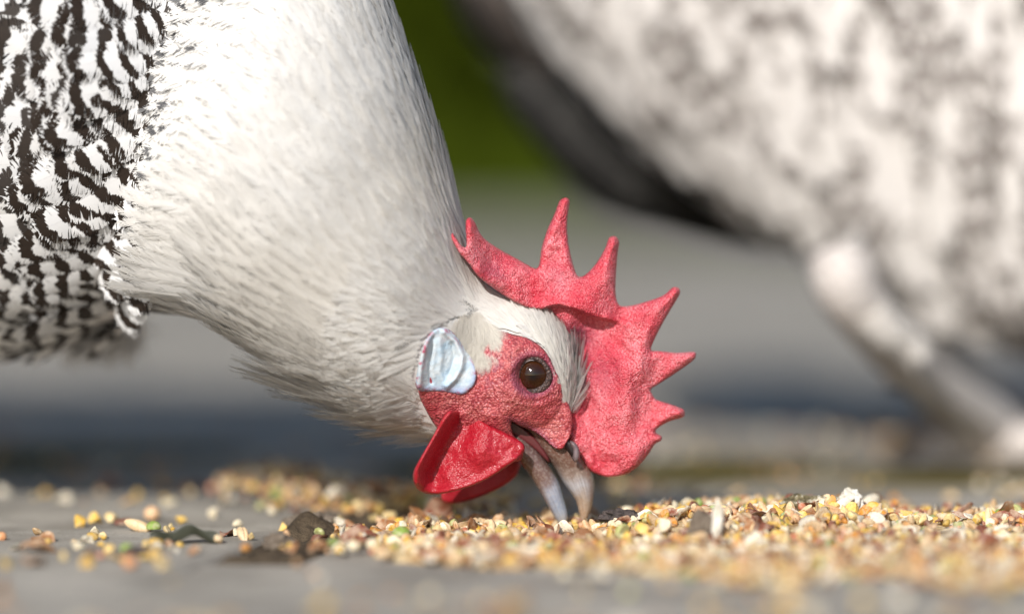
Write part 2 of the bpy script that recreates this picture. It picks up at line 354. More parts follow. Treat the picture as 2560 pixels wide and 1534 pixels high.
link('mortar', mesh('mortar', Vm, [[0, 1, 2, 3]], col=np.tile([0, 0, 0, 1.], (4, 1))), m_pave)['kind'] = 'structure'
link('lawn', mesh('lawn', [(-60, 3.9, .004), (60, 3.9, .004), (60, 200, .004), (-60, 200, .004)], [[0, 1, 2, 3]]), m_lawn)['kind'] = 'structure'
# hedge far behind
m = M('hedge_leaves', .9, .0); a = m.attr(); sep = m.n('SeparateColor'); m.l(a.outputs['Color'], sep.inputs[0])
m.base(m.ramp(sep.outputs[0], [(0, (.03, .038, .002)), (.6, (.05, .07, .005)), (1, (.08, .11, .012))])); m_leaf = m.m
n = 42000; P = np.c_[rng.uniform(-3.2, 3.4, n), rng.uniform(6.0, 6.9, n), rng.uniform(0, 1, n) ** .8 * 2.3]
P[:, 1] += (vnoise(P, 1.6) - .5) * 1.0; A = unit(rng.normal(size=(n, 3))); B = unit(np.cross(A, rng.normal(size=(n, 3)))); s_ = rng.uniform(.05, .10, n)[:, None]
V = np.stack([P - A * s_, P + B * s_ * .5, P + A * s_, P - B * s_ * .5], 1).reshape(-1, 3); r_ = np.repeat(rng.random(n), 4)
hd = empty('hedge', (0, 6.4, 0)); tag(hd, 'blurred dark green leafy hedge beyond the far edge of the paving', 'hedge')
link('foliage', mesh('foliage', V, np.arange(4 * n).reshape(-1, 4), col=np.c_[r_, r_, r_, r_ * 0 + 1]), m_leaf, hd)
m = M('hedge_twigs', .9); m.base((.05, .04, .02)); VV = []; FF = []; off = 0
for i in range(60):
    x = -3 + i * .105; T_ = tube([(x, 6.4, -.05), (x + rng.normal(0, .08), 6.4 + rng.normal(0, .1), .9), (x + rng.normal(0, .15), 6.45 + rng.normal(0, .2), 2.1)], [.02, .014, .005], 6)
    VV.append(T_.reshape(-1, 3)); FF.append(grid_faces(T_.shape[0], 6) + off); off += len(VV[-1])
link('stem', mesh('stem', np.concatenate(VV), np.concatenate(FF)), m.m, hd)

n = 14000; P = np.c_[rng.uniform(-1.6, 1.6, n), rng.uniform(3.95, 6.6, n), np.zeros(n)]; P[:, 0] *= .6 + .13 * P[:, 1]; a_ = rng.uniform(0, 6.28, n); wv = np.c_[np.cos(a_), np.sin(a_), 0 * a_] * .004
hh = rng.uniform(.04, .13, n)[:, None] * np.array([[0, 0, 1.]]) + rng.normal(0, .02, (n, 3)) * [1, 1, 0]; V = np.stack([P - wv, P + wv, P + hh + wv * .15, P + hh - wv * .15], 1).reshape(-1, 3); r_ = np.repeat(rng.random(n), 4)
tag(link('grass', mesh('grass', V, np.arange(4 * n).reshape(-1, 4), col=np.c_[r_, r_, r_, r_ * 0 + 1]), m_leaf), 'blurred strip of green grass in front of the hedge', 'grass', None, 'stuff')

# ================================================================== THE PECKING HEN
hen = empty('hen', gnd(-860, 1270)); tag(hen, 'sharp foreground hen, white neck and black barred body, pecking grain with its open beak', 'hen', 'hens feeding on the paving')
torso_sec = [((-2250, -1450), (-2150, -1250), .08, .02), ((-1950, -1600), (-1750, -350), .08, .055), ((-1350, -1600), (-1250, 350), .08, .08),  # back above the frame raised beyond real height so its shadow reaches further
             ((-700, -1600), (-650, 780), .078, .088), ((-200, -1500), (-170, 885), .078, .086), ((150, -950), (120, 850), .073, .080),
             ((400, -500), (320, 790), .066, .068), ((560, -250), (430, 700), .058, .05), ((640, 50), (540, 520), .052, .02)]
neck_sec = [((480, -900), (-80, 200), .075, .040), ((740, -400), (200, 640), .056, .050), ((905, -50), (420, 775), .028, .046), ((1000, 110), (560, 815), .018, .043),
            ((1075, 300), (690, 900), .014, .038), ((1125, 440), (830, 985), .014, .032), ((1165, 570), (950, 1055), .016, .027),
            ((1215, 690), (1050, 1085), .020, .0225), ((1300, 760), (1130, 1100), .017, .0185), ((1385, 800), (1220, 1120), .016, .0165),
            ((1435, 880), (1310, 1110), .016, .0125), ((1440, 980), (1370, 1110), .016, .0085), ((1430, 1060), (1390, 1115), .016, .004)]
P_torso = loft(torso_sec, 110, 90); P_neck = loft(neck_sec, 150, 90, 1.9)
def thigh(px, py, Y): return loft([((px - 130, py - 420), (px + 150, py - 420), Y, .035), ((px - 110, py - 200), (px + 90, py - 200), Y, .03), ((px - 60, py - 30), (px + 20, py - 30), Y, .014), ((px - 40, py + 30), (px, py + 30), Y, .008)], 20, 24)
P_th = [thigh(-900, 1040, .04), thigh(-820, 1010, .11)]
def fuse(name, lofts, voxel, mat, parent):
    VV = []; FF = []; off = 0
    for P in lofts:
        me = loft_mesh('t', P); v = np.empty(len(me.vertices) * 3, np.float32); me.vertices.foreach_get('co', v); VV.append(v.reshape(-1, 3))
        FF += [[a + off for a in p.vertices] for p in me.polygons]; off += len(me.vertices); bpy.data.meshes.remove(me)
    t = bpy.data.objects.new('t', mesh('t', np.concatenate(VV), FF)); C.objects.link(t)
    r = t.modifiers.new('r', 'REMESH'); r.mode = 'VOXEL'; r.voxel_size = voxel; r.use_smooth_shade = True
    s = t.modifiers.new('s', 'SMOOTH'); s.factor = .5; s.iterations = 26
    dg = bpy.context.evaluated_depsgraph_get(); me = bpy.data.meshes.new_from_object(t.evaluated_get(dg)); bpy.data.objects.remove(t)
    me.name = name; me.materials.clear(); me.polygons.foreach_set('use_smooth', np.ones(len(me.polygons), bool)); return link(name, me, mat, parent)
m = M('down', .8, .1); nz = m.noise(60, 3); m.base(m.ramp(nz, [(.3, (.70, .66, .63)), (.7, (.80, .77, .74))])); m_down = m.m
body = fuse('body', [P_torso, P_neck] + P_th, .0018, m_down, hen)
bvh_o = [BVHTree.FromPolygons([tuple(v.co) for v in body.data.vertices], [tuple(p.vertices) for p in body.data.polygons])]
me_ = body.data; bv = np.empty(len(me_.vertices) * 3, np.float32); me_.vertices.foreach_get('co', bv); bv = bv.reshape(-1, 3).astype(float); bw = bv + np.array(body.matrix_world.translation)
bv0 = np.array([tuple(v.co) for v in me_.vertices]); loc_ = np.array(body.location) + np.array(hen.location); wpos = bv0 + loc_
bvh_o[0] = BVHTree.FromPolygons([tuple(v) for v in wpos], [tuple(p.vertices) for p in me_.polygons])
bx_, by_ = topx(wpos); k1 = np.exp(-(np.hypot(bx_ - 1333, by_ - 937) / 46) ** 4) * (wpos[:, 1] < .016); wpos[:, 1] += .0062 * k1
k2 = sstep(1015, 1060, by_) * sstep(1180, 1240, bx_); wpos[:, 1] = .016 + (wpos[:, 1] - .016) * (1 - .80 * k2)
me_.vertices.foreach_set('co', (wpos - loc_).astype(np.float32).ravel()); me_.update()
def cast(px, py, default=.015):           # depth of the hen's skin behind each place
    px = np.atleast_1d(px); py = np.atleast_1d(py); o = Vector(cam.location); out = np.full(len(px), np.nan); N = np.zeros((len(px), 3)); X = np.zeros((len(px), 3))
    dx, dy, dz = ray(px, py)
    for i in range(len(px)):
        h = bvh_o[0].ray_cast(o, Vector((dx[i], dy[i], dz[i])).normalized())
        if h[0] is not None: out[i] = h[0].y; N[i] = h[1]; X[i] = h[0]
        else: X[i] = at(px[i], py[i], default); N[i] = (0, -1, 0)
    k = np.isnan(out); out[k] = default; return out, X, N, ~k
# skin of the face, a bumpy red patch lying on the head
face_out = [(1243, 826), (1279, 834), (1327, 848), (1366, 880), (1392, 930), (1412, 985), (1428, 1030), (1430, 1070), (1420, 1100), (1404, 1122), (1382, 1116), (1356, 1092), (1330, 1076),
            (1300, 1064), (1279, 1054), (1283, 1085), (1305, 1118), (1300, 1150), (1250, 1150), (1180, 1120), (1100, 1075), (1062, 1020), (1046, 975), (1060, 940), (1130, 930), (1180, 880), (1215, 850)]
fo = spline(face_out, 200, True)
eye_c = np.array([1333., 937.])
def face_Y(x, y): return np.minimum(cast(x, y)[0], .0066)
def face_yf(x, y, d):
    e = np.hypot(x - eye_c[0], y - eye_c[1]); r = -.0016 * np.exp(-((e - 66) / 26) ** 2) + .0035 * (1 - sstep(30, 52, e))
    wr = .00045 * np.sin(e / 3.6 + 3 * vnoise(np.c_[x, y, x * 0] / 22, 1)) * np.exp(-((e - 66) / 22) ** 2) * vnoise(np.c_[x, y, x * 0] / 14, 1)
    return r - .0004 + wr + .0012 * (vnoise(np.c_[x, y, x * 0] / 30, 1) - .5)
def face_col(x, y, d):
    e = np.hypot((x - eye_c[0]) / 1.0, (y - eye_c[1])); v = .75 * np.exp(-((e - 48) / 12) ** 2)
    v = np.maximum(v, .7 * np.exp(-(np.hypot((x - 1232) / 26, (y - 925) / 40)) ** 2) * (vnoise(np.c_[x, y, x * 0] / 10, 1) > .5))
    g = pdist(x, y, np.array([(1275., 1050), (1310, 1062), (1345, 1080), (1385, 1120)]), False); v = np.maximum(v, .8 * np.exp(-(g / 9) ** 2))
    return np.c_[np.clip(v, 0, 1), v * 0, v * 0, v * 0 + 1]
face = inflate('face', face_out, face_Y, .0012, 22, m_face, hen, 4.0, face_yf, lambda x, y: 1 - .7 * sstep(1030, 1080, y) * sstep(1290, 1340, x), face_col, None, .0011)
# comb
comb_out = [(1131, 582), (1125, 591), (1135, 609), (1147, 631), (1173, 660), (1198, 693), (1246, 729), (1271, 747), (1293, 764), (1318, 771), (1351, 775), (1385, 790), (1405, 820), (1425, 870), (1430, 930),
            (1425, 990), (1410, 1040), (1405, 1088), (1425, 1120), (1452, 1148), (1473, 1174), (1499, 1187), (1525, 1192), (1564, 1185), (1594, 1166), (1620, 1136), (1637, 1110), (1652, 1101), (1654, 1090), (1641, 1082),
            (1643, 1071), (1671, 1054), (1706, 1043), (1712, 1032), (1706, 1021), (1671, 1008), (1641, 998), (1631, 985), (1628, 972), (1650, 957), (1693, 929), (1732, 901), (1740, 888), (1734, 879), (1693, 881),
            (1650, 877), (1628, 873), (1639, 842), (1660, 802), (1686, 758), (1700, 733), (1697, 720), (1682, 718), (1660, 737), (1624, 751), (1584, 762), (1555, 765), (1544, 755), (1539, 729), (1540, 686), (1544, 635),
            (1548, 606), (1542, 593), (1533, 590), (1522, 596), (1511, 624), (1489, 660), (1464, 686), (1449, 691), (1440, 682), (1428, 642), (1420, 598), (1418, 551), (1424, 507), (1420, 496), (1409, 495), (1398, 504),
            (1387, 533), (1369, 573), (1355, 616), (1347, 664), (1333, 669), (1304, 653), (1271, 635), (1238, 616), (1206, 591), (1187, 555), (1176, 544), (1166, 549), (1164, 569), (1166, 613), (1155, 615), (1140, 595)]
fold = np.array([(1200., 700), (1260, 742), (1318, 772), (1351, 776), (1377, 767), (1398, 764), (1446, 777), (1486, 795), (1526, 803), (1560, 812)])
def comb_yf(x, y, d):
    fy = np.interp(x, fold[:, 0], fold[:, 1]); s = fy - y                # above the fold: blade leans to the camera
    lip = sstep(-2, 6, s) * (1 - sstep(1515, 1560, x))
    v = -.0042 * lip * np.exp(-np.maximum(s, 0) / 75) - .0015 * lip
    v += .0055 * np.exp(-((x - 1455) / 45) ** 2 - ((y - 850) / 50) ** 2) - .0135 * sstep(1275, 1140, x)      # hollow below the fold
    v += .0040 * np.exp(-((x - 1462) / 30) ** 2 - ((y - 1010) / 75) ** 2) + .0022 * np.sin((x - 1480) / 26 + (y - 900) / 90) * np.exp(-((x - 1560) / 90) ** 2 - ((y - 980) / 120) ** 2)
    v += -.0022 * np.exp(-((x - 1560) / 60) ** 2 - ((y - 1110) / 60) ** 2) + .0012 * np.exp(-((x - 1480 - (y - 1100) * .3) / 9) ** 2 - ((y - 1110) / 50) ** 2)
    v += (.0014 * np.sin(x / 34 + y / 60) + .0022 * (vnoise(np.c_[x, y, x * 0] / 55, 1) - .5)) * np.minimum(1, d / 25)
    v += .0012 * np.exp(-(pdist(x, y, np.array([(1470., 800), (1530, 850), (1580, 900), (1600, 990), (1590, 1080)]), False) / 14) ** 2)
    return v
def comb_col(x, y, d):
    v = .75 * np.exp(-((x - 1445) / 42) ** 2 - ((y - 835) / 38) ** 2) + .35 * np.exp(-((x - 1500) / 50) ** 2 - ((y - 930) / 60) ** 2) + .35 * np.exp(-((x - 1230) / 45) ** 2 - ((y - 680) / 30) ** 2) + .3 * np.exp(-((x - 1395) / 30) ** 2 - ((y - 690) / 40) ** 2)
    return np.c_[np.clip(v, 0, .8) * (.6 + .8 * vnoise(np.c_[x, y, x * 0] / 8, 1)), v * 0, v * 0, v * 0 + 1]
inflate('comb', comb_out, .0135, .0030, 30, m_comb, hen, 4.0, comb_yf, None, comb_col, None, .0017)
# wattles: the near one is a cup with its left rim turned up
w_out = [(1132, 1026), (1111, 1034), (1094, 1067), (1076, 1101), (1055, 1136), (1038, 1166), (1031, 1192), (1040, 1217), (1059, 1231), (1089, 1235), (1132, 1228), (1176, 1215), (1219, 1196), (1262, 1170), (1292, 1148), (1311, 1125),
         (1305, 1105), (1262, 1080), (1219, 1060), (1176, 1035)]
rim = np.array([(1125., 1028), (1100, 1062), (1078, 1100), (1056, 1140), (1040, 1175), (1040, 1205)])
def w_yf(x, y, d):
    g = pdist(x, y, rim, False); v = -.0075 * np.exp(-(g / 17) ** 2) * (.45 + .55 * sstep(1240, 1150, y))
    v += .0035 * np.exp(-((g - 48) / 30) ** 2); v += -.002 * np.exp(-(np.hypot((x - 1200) / 45, (y - 1130) / 35)) ** 2)
    b = pdist(x, y, np.array([(1060., 1228), (1130, 1226), (1210, 1198), (1290, 1148)]), False); v += -.0012 * np.exp(-(b / 12) ** 2)
    return v
inflate('wattle', w_out, .001, .0011, 8, m_watt, hen, 4.0, w_yf, None, None, None, .0014)
inflate('wattle', [(1100, 1180), (1102, 1238), (1106, 1251), (1122, 1259), (1154, 1256), (1201, 1241), (1245, 1222), (1279, 1200), (1296, 1178), (1296, 1140), (1200, 1120)], .026, .0016, 12, m_watt, hen, 5.0,
        lambda x, y, d: .002 * np.sin(x / 30), None, None, None, .0007)
# beak
def beak_mat(name, stops):
    m = M(name, .16, .6); a = m.attr(); sep = m.n('SeparateColor'); m.l(a.outputs['Color'], sep.inputs[0]); co = m.co()
    f = m.math('ADD', sep.outputs[0], m.math('MULTIPLY', m.math('SUBTRACT', m.noise(160, 4, .6, co), .5), .28))
    cvv = m.n('CombineXYZ'); m.l(m.math('MULTIPLY', sep.outputs[0], 2.2), cvv.inputs[0]); m.l(m.math('MULTIPLY', sep.outputs[2], 46.0), cvv.inputs[1]); st_ = m.noise(1.0, 4, .6, cvv.outputs[0])
    c = m.ramp(f, stops); c = m.mix(m.ramp(st_, [(.42, (0, 0, 0)), (.7, (.6,) * 3)]), c, (.13, .08, .06)); c = m.mix(m.math('MULTIPLY', sep.outputs[1], .75), c, (.17, .09, .055))
    c = m.mix(m.ramp(m.noise(1200, 3), [(.45, (0, 0, 0)), (.8, (.35,) * 3)]), c, (.55, .5, .45)); m.base(c); m.nrm(m.bump(st_, .5, .0005, m.bump(m.noise(500, 3), .3, .0004)))
    m.sss(.12, (1, .6, .4), .0015); m.b.inputs['Coat Weight'].default_value = .35; m.b.inputs['Coat Roughness'].default_value = .2; return m.m
def beak(name, sec, mat, ridge_first):
    P = loft(sec, 60, 40, 2.2); m_, n_, _ = P.shape; t = np.linspace(0, 2 * np.pi, n_, endpoint=False)
    u = np.linspace(0, 1, m_)[:, None] + 0 * t[None]; r = sstep(.2, 1, np.cos(t) * (1 if ridge_first else -1))[None] * np.ones((m_, 1)) * sstep(1.0, .5, u)
    return link(name, loft_mesh(name, P, np.stack([u, r, u * 0 + t[None] / 6.2832, u * 0 + 1], -1)), mat, hen)
beak('upper_beak', [((1425, 1066), (1290, 1056), .016, .0060), ((1446, 1105), (1318, 1080), .016, .0074), ((1466, 1150), (1352, 1127), .016, .0070), ((1481, 1182), (1385, 1166), .016, .0058), ((1486, 1217), (1411, 1209), .016, .0048),
                    ((1481, 1258), (1438, 1247), .016, .0030), ((1471, 1288), (1448, 1282), .016, .0016), ((1460, 1301), (1453, 1300), .016, .0004)],
     beak_mat('beak_horn', [(.0, (.12, .05, .04)), (.34, (.15, .08, .06)), (.46, (.26, .20, .17)), (.58, (.44, .44, .47)), (.70, (.38, .29, .22)), (.86, (.42, .28, .18)), (1, (.55, .42, .32))]), True)
beak('lower_beak', [((1276, 1066), (1278, 1092), .016, .0050), ((1303, 1082), (1292, 1134), .016, .0070), ((1337, 1110), (1306, 1162), .016, .0064), ((1369, 1155), (1327, 1192), .016, .0056), ((1396, 1202), (1346, 1222), .016, .0046),
                    ((1409, 1245), (1369, 1263), .016, .0033), ((1419, 1287), (1390, 1298), .016, .002), ((1412, 1315), (1407, 1314), .016, .0004)],
     beak_mat('beak_horn_pale', [(.0, (.08, .04, .035)), (.34, (.14, .08, .075)), (.50, (.18, .11, .095)), (.60, (.34, .37, .45)), (.78, (.27, .32, .41)), (.9, (.42, .42, .42)), (1, (.58, .48, .36))]), False)
mb = M('nostril_flap', .35); mb.base(mb.ramp(mb.noise(300), [(.3, (.10, .07, .07)), (.7, (.24, .19, .20))])); mk = M('nostril_dark', .6); mk.base((.012, .006, .006))
inflate('nostril', [(1414, 1104), (1424, 1100), (1436, 1106), (1443, 1122), (1445, 1138), (1436, 1144), (1425, 1136), (1416, 1120)], .0070, .0014, 10, mk.m, hen, 4)
inflate('nostril_flap', [(1426, 1102), (1438, 1105), (1448, 1122), (1449, 1144), (1440, 1155), (1431, 1146), (1433, 1128), (1427, 1114)], .0056, .0013, 10, mb.m, hen, 4)
mm = M('mouth_lining', .3); mm.base((.10, .02, .022))
inflate('mouth_lining', [(1268, 1046), (1290, 1052), (1318, 1072), (1348, 1102), (1372, 1138), (1376, 1156), (1364, 1152), (1334, 1124), (1300, 1100), (1272, 1082)], .0145, .0042, 6, mm.m, hen, 4)
# eye
eyeY = float(cast(eye_c[:1], eye_c[1:])[0][0])
ec = at(eye_c[0], eye_c[1], eyeY + .0026)
m = M('eyeball', .06, .5); co = m.co(); sx = m.n('SeparateXYZ'); m.l(co, sx.inputs[0])
rr = m.math('SQRT', m.math('ADD', m.math('POWER', sx.outputs[0], 2), m.math('POWER', sx.outputs[2], 2)))
ir = m.mix(m.noise(900, 3), (.012, .003, .0015), (.035, .010, .003))
ir = m.mix(.35, ir, (.07, .022, .006)); m.base(m.mix(m.ramp(rr, [(.0025, (0, 0, 0)), (.0029, (1, 1, 1))]), (.002, .0015, .0015), ir)); pass
def sphere(r, n=32, k=48, sy=1.0):
    a = np.linspace(.001, np.pi - .001, n)[:, None]; b = np.linspace(0, 2 * np.pi, k, endpoint=False)[None]
    return np.stack([r * np.sin(a) * np.cos(b), r * sy * np.cos(a) + 0 * b, r * np.sin(a) * np.sin(b)], -1)
eye = link('eye', loft_mesh('eye', sphere(.0050, 32, 48, .82)), m.m, hen, tuple(ec))
m = M('painted_highlight', .25, .4); m.base((.42, .38, .40))  # pale crescent painted in for the bright reflection at the top of the eye
q = [(1307, 909), (1311, 900), (1320, 895), (1330, 896), (1337, 901), (1327, 902), (1318, 905), (1311, 910)]
inflate('eye_highlight', q, float(ec[1]) - .0027, .0004, 5, m.m, hen, 2.5)
mlid = M('eyelid', .5); vv = mlid.vor(1600); mlid.base(mlid.ramp(vv, [(.1, (.15, .09, .075)), (.6, (.035, .02, .018))])); mlid.nrm(mlid.bump(vv, .6, .0006))
def ringY(a, r): return eyeY - .0012
t = np.linspace(0, 2 * np.pi, 96, endpoint=False); k = np.linspace(0, 2 * np.pi, 14, endpoint=False)
R_ = 39.5 + 0 * t; rx = 1.0; cx, cyy = eye_c
P = np.zeros((96, 14, 3))
for j, kk in enumerate(k):
    rad = 40.5 + 1.5 * np.sin(3 * t + 1) + (8 + 1.6 * np.sin(2 * t)) * np.cos(kk); yy = eyeY + .0004 - .0011 * np.sin(kk) + 0 * t
    x = cx + rad * np.cos(t) * .97 - 1; y = cyy + rad * np.sin(t) * 1.06; P[:, j] = at(x, y, yy)
fc = grid_faces(96, 14); n_ = 96 * 14; last = np.stack([(95 * 14 + np.arange(14)), (95 * 14 + (np.arange(14) + 1) % 14), (np.arange(14) + 1) % 14, np.arange(14)], -1)
lid = link('eyelid', mesh('eyelid', P.reshape(-1, 3), np.concatenate([fc, last])), mlid.m, hen)
VV = []; FF = []; off = 0                 # fine beaded lashes on the rim
for a in np.linspace(0, 2 * np.pi, 74, endpoint=False):
    for r0, r1 in ((36, 43), (44, 52)):
        a2 = a + (.04 if r0 > 40 else 0); p0 = at(cx - 1 + r0 * math.cos(a2) * .97, cyy + r0 * math.sin(a2) * 1.06, eyeY - .0009); p1 = at(cx - 1 + r1 * math.cos(a2) * .97, cyy + r1 * math.sin(a2) * 1.06, eyeY - .0007 + (.0004 if r0 > 40 else 0))
        T_ = tube([p0, (p0 + p1) / 2 + [0, -.0003, 0], p1], [.00005, .00017, .00005], 6, 5); VV.append(T_.reshape(-1, 3)); FF.append(grid_faces(5, 6) + off); off += 30
m = M('lash', .4); m.base((.24, .17, .13)); link('eyelash', mesh('eyelash', np.concatenate(VV), np.concatenate(FF)), m.m, lid, tuple(lid.matrix_world.translation) if False else (0, 0, 0))
C.objects[-1] if False else None
# ear lobe
lobe = [(1085, 825), (1111, 819), (1132, 829), (1150, 851), (1167, 877), (1184, 903), (1191, 937), (1184, 963), (1158, 985), (1124, 982), (1089, 978), (1055, 978), (1040, 965), (1042, 933), (1051, 890), (1064, 851)]
r1 = np.array([(1068., 850), (1056, 890), (1051, 930), (1049, 965)]); r2 = np.array([(1112., 830), (1140, 855), (1156, 890), (1152, 920), (1138, 945), (1118, 965)]); g1 = np.array([(1083., 845), (1078, 880), (1074, 925), (1078, 955)])
r3 = np.array([(1100., 850), (1104, 890), (1098, 930), (1110, 960)]); r4 = np.array([(1130., 860), (1136, 895), (1122, 935)])
def lobe_yf(x, y, d):
    v = -.0017 * np.exp(-(pdist(x, y, r1, False) / 9) ** 2) - .0020 * np.exp(-(pdist(x, y, r2, False) / 8) ** 2) + .0012 * np.exp(-(pdist(x, y, g1, False) / 5) ** 2)
    v += -.0008 * np.exp(-(pdist(x, y, r3, False) / 7) ** 2) + .0007 * np.exp(-(pdist(x, y, r4, False) / 5) ** 2) - .0004; return v
m = M('earlobe_skin', .9, .05); co = m.co(); nz = m.noise(260, 4, .6); a = m.attr(); sep = m.n('SeparateColor'); m.l(a.outputs['Color'], sep.inputs[0])
c = m.ramp(nz, [(.3, (.40, .53, .64)), (.65, (.62, .66, .68))]); c = m.mix(m.math('MULTIPLY', sep.outputs[1], 1.0), c, (.30, .38, .66))
c = m.mix(m.math('MULTIPLY', m.ramp(m.noise(650, 2), [(.46, (0, 0, 0)), (.62, (1, 1, 1))]), sep.outputs[0]), c, (.45, .06, .12)); m.base(c)
m.nrm(m.bump(m.noise(1300, 3), .35, .0004, m.bump(m.noise(420, 4, .6, None, 1.5), .4, .0009))); m.sss(.1, (.8, .6, .6), .001)
def lobe_col(x, y, d):
    e = np.exp(-(d / 7) ** 2) * .9 + .6 * np.exp(-(pdist(x, y, r1, False) / 8) ** 2) + .4 * np.exp(-(np.hypot(x - 1120, y - 835) / 18) ** 2)
    b = sstep(955, 985, y) * .8 + .6 * sstep(1168, 1190, x); return np.c_[np.clip(e, 0, 1), np.clip(b, 0, 1), e * 0, e * 0 + 1]
inflate('earlobe', lobe, lambda x, y: cast(x, y)[0] - .0014, .0009, 9, m.m, hen, 3.2, lobe_yf, None, lobe_col, None, .0005)

def cover_poly(poly, n, flow, L, Wd, lift, curv, tm, bar=0.0, cream=0.0, off=-.0003, jit=.25):
    P_ = np.array(poly, float); lo, hi = P_.min(0), P_.max(0); q = rng.uniform(lo, hi, (n * 4, 2)); q = q[inpoly(q[:, 0], q[:, 1], P_)][:n]
    _, X, N, ok = cast(q[:, 0], q[:, 1]); q, X, N = q[ok], X[ok], N[ok]; f = flow(q[:, 0], q[:, 1]) + rng.normal(0, jit, (len(q), 2)); f = f / np.maximum(np.hypot(f[:, 0], f[:, 1]), 1e-6)[:, None]
    T = np.c_[f[:, 0], np.zeros(len(q)), -f[:, 1]]; X = X + N * (-off); n = len(q)
    return (tm, X, T, N, L * rng.uniform(.7, 1.2, n), Wd * rng.uniform(.8, 1.2, n), rng.normal(lift, .05, n), curv, data_cols(n, bar, cream))
# plumage ------------------------------------------------------------
def polyflow(line):                       # direction along a polyline, by nearest piece
    Ln = spline(line, 40); dr = np.gradient(Ln, axis=0)
    def f(x, y):
        k = ((x[:, None] - Ln[None, :, 0]) ** 2 + (y[:, None] - Ln[None, :, 1]) ** 2).argmin(1); return dr[k] / np.hypot(dr[k, 0], dr[k, 1])[:, None]
    return f
# barred body feathers, laid like tiles: rows around the torso, tips towards the tail
tx, ty = topx(P_torso)
O = []; T = []; N = []; vis = []
mT, kT, _ = P_torso.shape; cen = P_torso.mean(1)
arc = np.r_[0, np.cumsum(np.linalg.norm(np.diff(cen, axis=0), axis=1))]; sp = .0088; rows = np.arange(.004, arc[-1], sp)
for ri, s in enumerate(rows):
    fi = np.interp(s, arc, np.arange(mT)); i0 = min(int(fi), mT - 2); f = fi - i0; ring = P_torso[i0] * (1 - f) + P_torso[i0 + 1] * f; nx = P_torso[i0 + 1] - P_torso[i0]
    per = np.r_[0, np.cumsum(np.linalg.norm(np.diff(np.vstack([ring, ring[:1]]), axis=0), axis=1))]; cnt = max(6, int(per[-1] / .0098)); c0 = ring.mean(0)
    for a in (np.arange(cnt) + (ri % 2) * .5 + rng.uniform(-.34, .34, cnt)) / cnt * per[-1]:
        fj = np.interp(a % per[-1], per, np.arange(kT + 1)); j0_ = int(fj) % kT; j1_ = (j0_ + 1) % kT; g = fj - int(fj); p = ring[j0_] * (1 - g) + ring[j1_] * g
        p = p + nx[j0_] / max(np.linalg.norm(nx[j0_]), 1e-9) * rng.uniform(-.003, .003); n_ = np.cross(ring[j1_] - ring[j0_], nx[j0_]); n_ /= max(np.linalg.norm(n_), 1e-9); n_ = n_ if n_ @ (p - c0) > 0 else -n_
        O.append(p); N.append(n_); T.append(-nx[j0_] / max(np.linalg.norm(nx[j0_]), 1e-9) + np.array([0, 0, -.25]) + rng.normal(0, .14, 3))
O, T, N = map(np.array, (O, T, N)); px, py = topx(O); near = (px > -260) & (px < np.interp(py, [0, 150, 300, 700], [500, 440, 390, 380])) & (N[:, 1] < .45)
far_k = ~near & (px < 200) & (rng.random(len(O)) < .35)
bar = np.clip(1.0 - .05 * rng.random(len(O)), 0, 1); bar[(py > 380) & (rng.random(len(O)) < .03)] = .12
thr_b = .30 * sstep(330, 760, py - .25 * px) + rng.uniform(0, .15, len(O))
ki = np.where(near & (px > -180) & (N[:, 1] < -.15))[0]; _, Xc, Nc, okc = cast(px[ki], py[ki]); _bad = ki[((px[ki] > 250) & (py[ki] > 560)) | ((px[ki] > 310) & (py[ki] > 430))]; near[_bad] = False; ki2 = ki[okc & (Nc[:, 1] < -.1)]; O[ki2] = Xc[okc & (Nc[:, 1] < -.1)]; N[ki2] = unit(Nc[okc & (Nc[:, 1] < -.1)])
mk_set = lambda k, tm, L, Wd: (tm, O[k] + N[k] * .0005, T[k], N[k], L * rng.uniform(.85, 1.15, k.sum()), Wd * rng.uniform(.85, 1.15, k.sum()), rng.normal(.13, .012, k.sum()), .055, data_cols(k.sum(), bar[k], thr_b[k]))
Bs = cover_poly([(360, -60), (620, -60), (540, 200), (460, 400), (410, 540), (400, 660), (360, 760), (200, 800), (200, 660), (280, 300)], 300, lambda x, y: np.c_[-1 + 0 * x, .12 + .0004 * y], .026, .0064, .12, .055, T_body, 1.0, .1, -.0003, .15)
feathers('body_feathers', [Bs, mk_set(near, T_body, .0270, .0066), mk_set(far_k, T_simple, .040, .015)], m_barred, hen)
# hackle: long soft white feathers down the neck, shorter towards the head
On, dun, Nn, un = sample_loft(P_neck, 21000, (.12, .76)); px, py = topx(On)
keep = (rng.random(len(On)) < np.where(Nn[:, 1] < .3, 1, .25)) & ~inpoly(px, py, np.array(lobe)) & ~(inpoly(px, py, fo) & (Nn[:, 1] < 0)); On, dun, Nn, un, px, py = [a[keep] for a in (On, dun, Nn, un, px, py)]
tt = sstep(.12, .72, un); L = .034 * (1 - tt) + .009 * tt; Wd = .0046 * (1 - tt) + .0018 * tt
lower = sstep(0, 1, (py - np.interp(px, [420, 560, 700, 830, 950, 1100], [640, 680, 760, 840, 900, 960])) / 90)
edge = sstep(560, 330, px - .12 * (py - 300)) * (un < .42)
bar = np.where(rng.random(len(On)) < .5, edge * .8, 0); cream = sstep(.45, .7, vnoise(On, 30)) * .35 + .1 * rng.random(len(On))
Tn = -dun + rng.normal(0, .07, On.shape) + np.array([0, 0, -.10]); n = len(On)
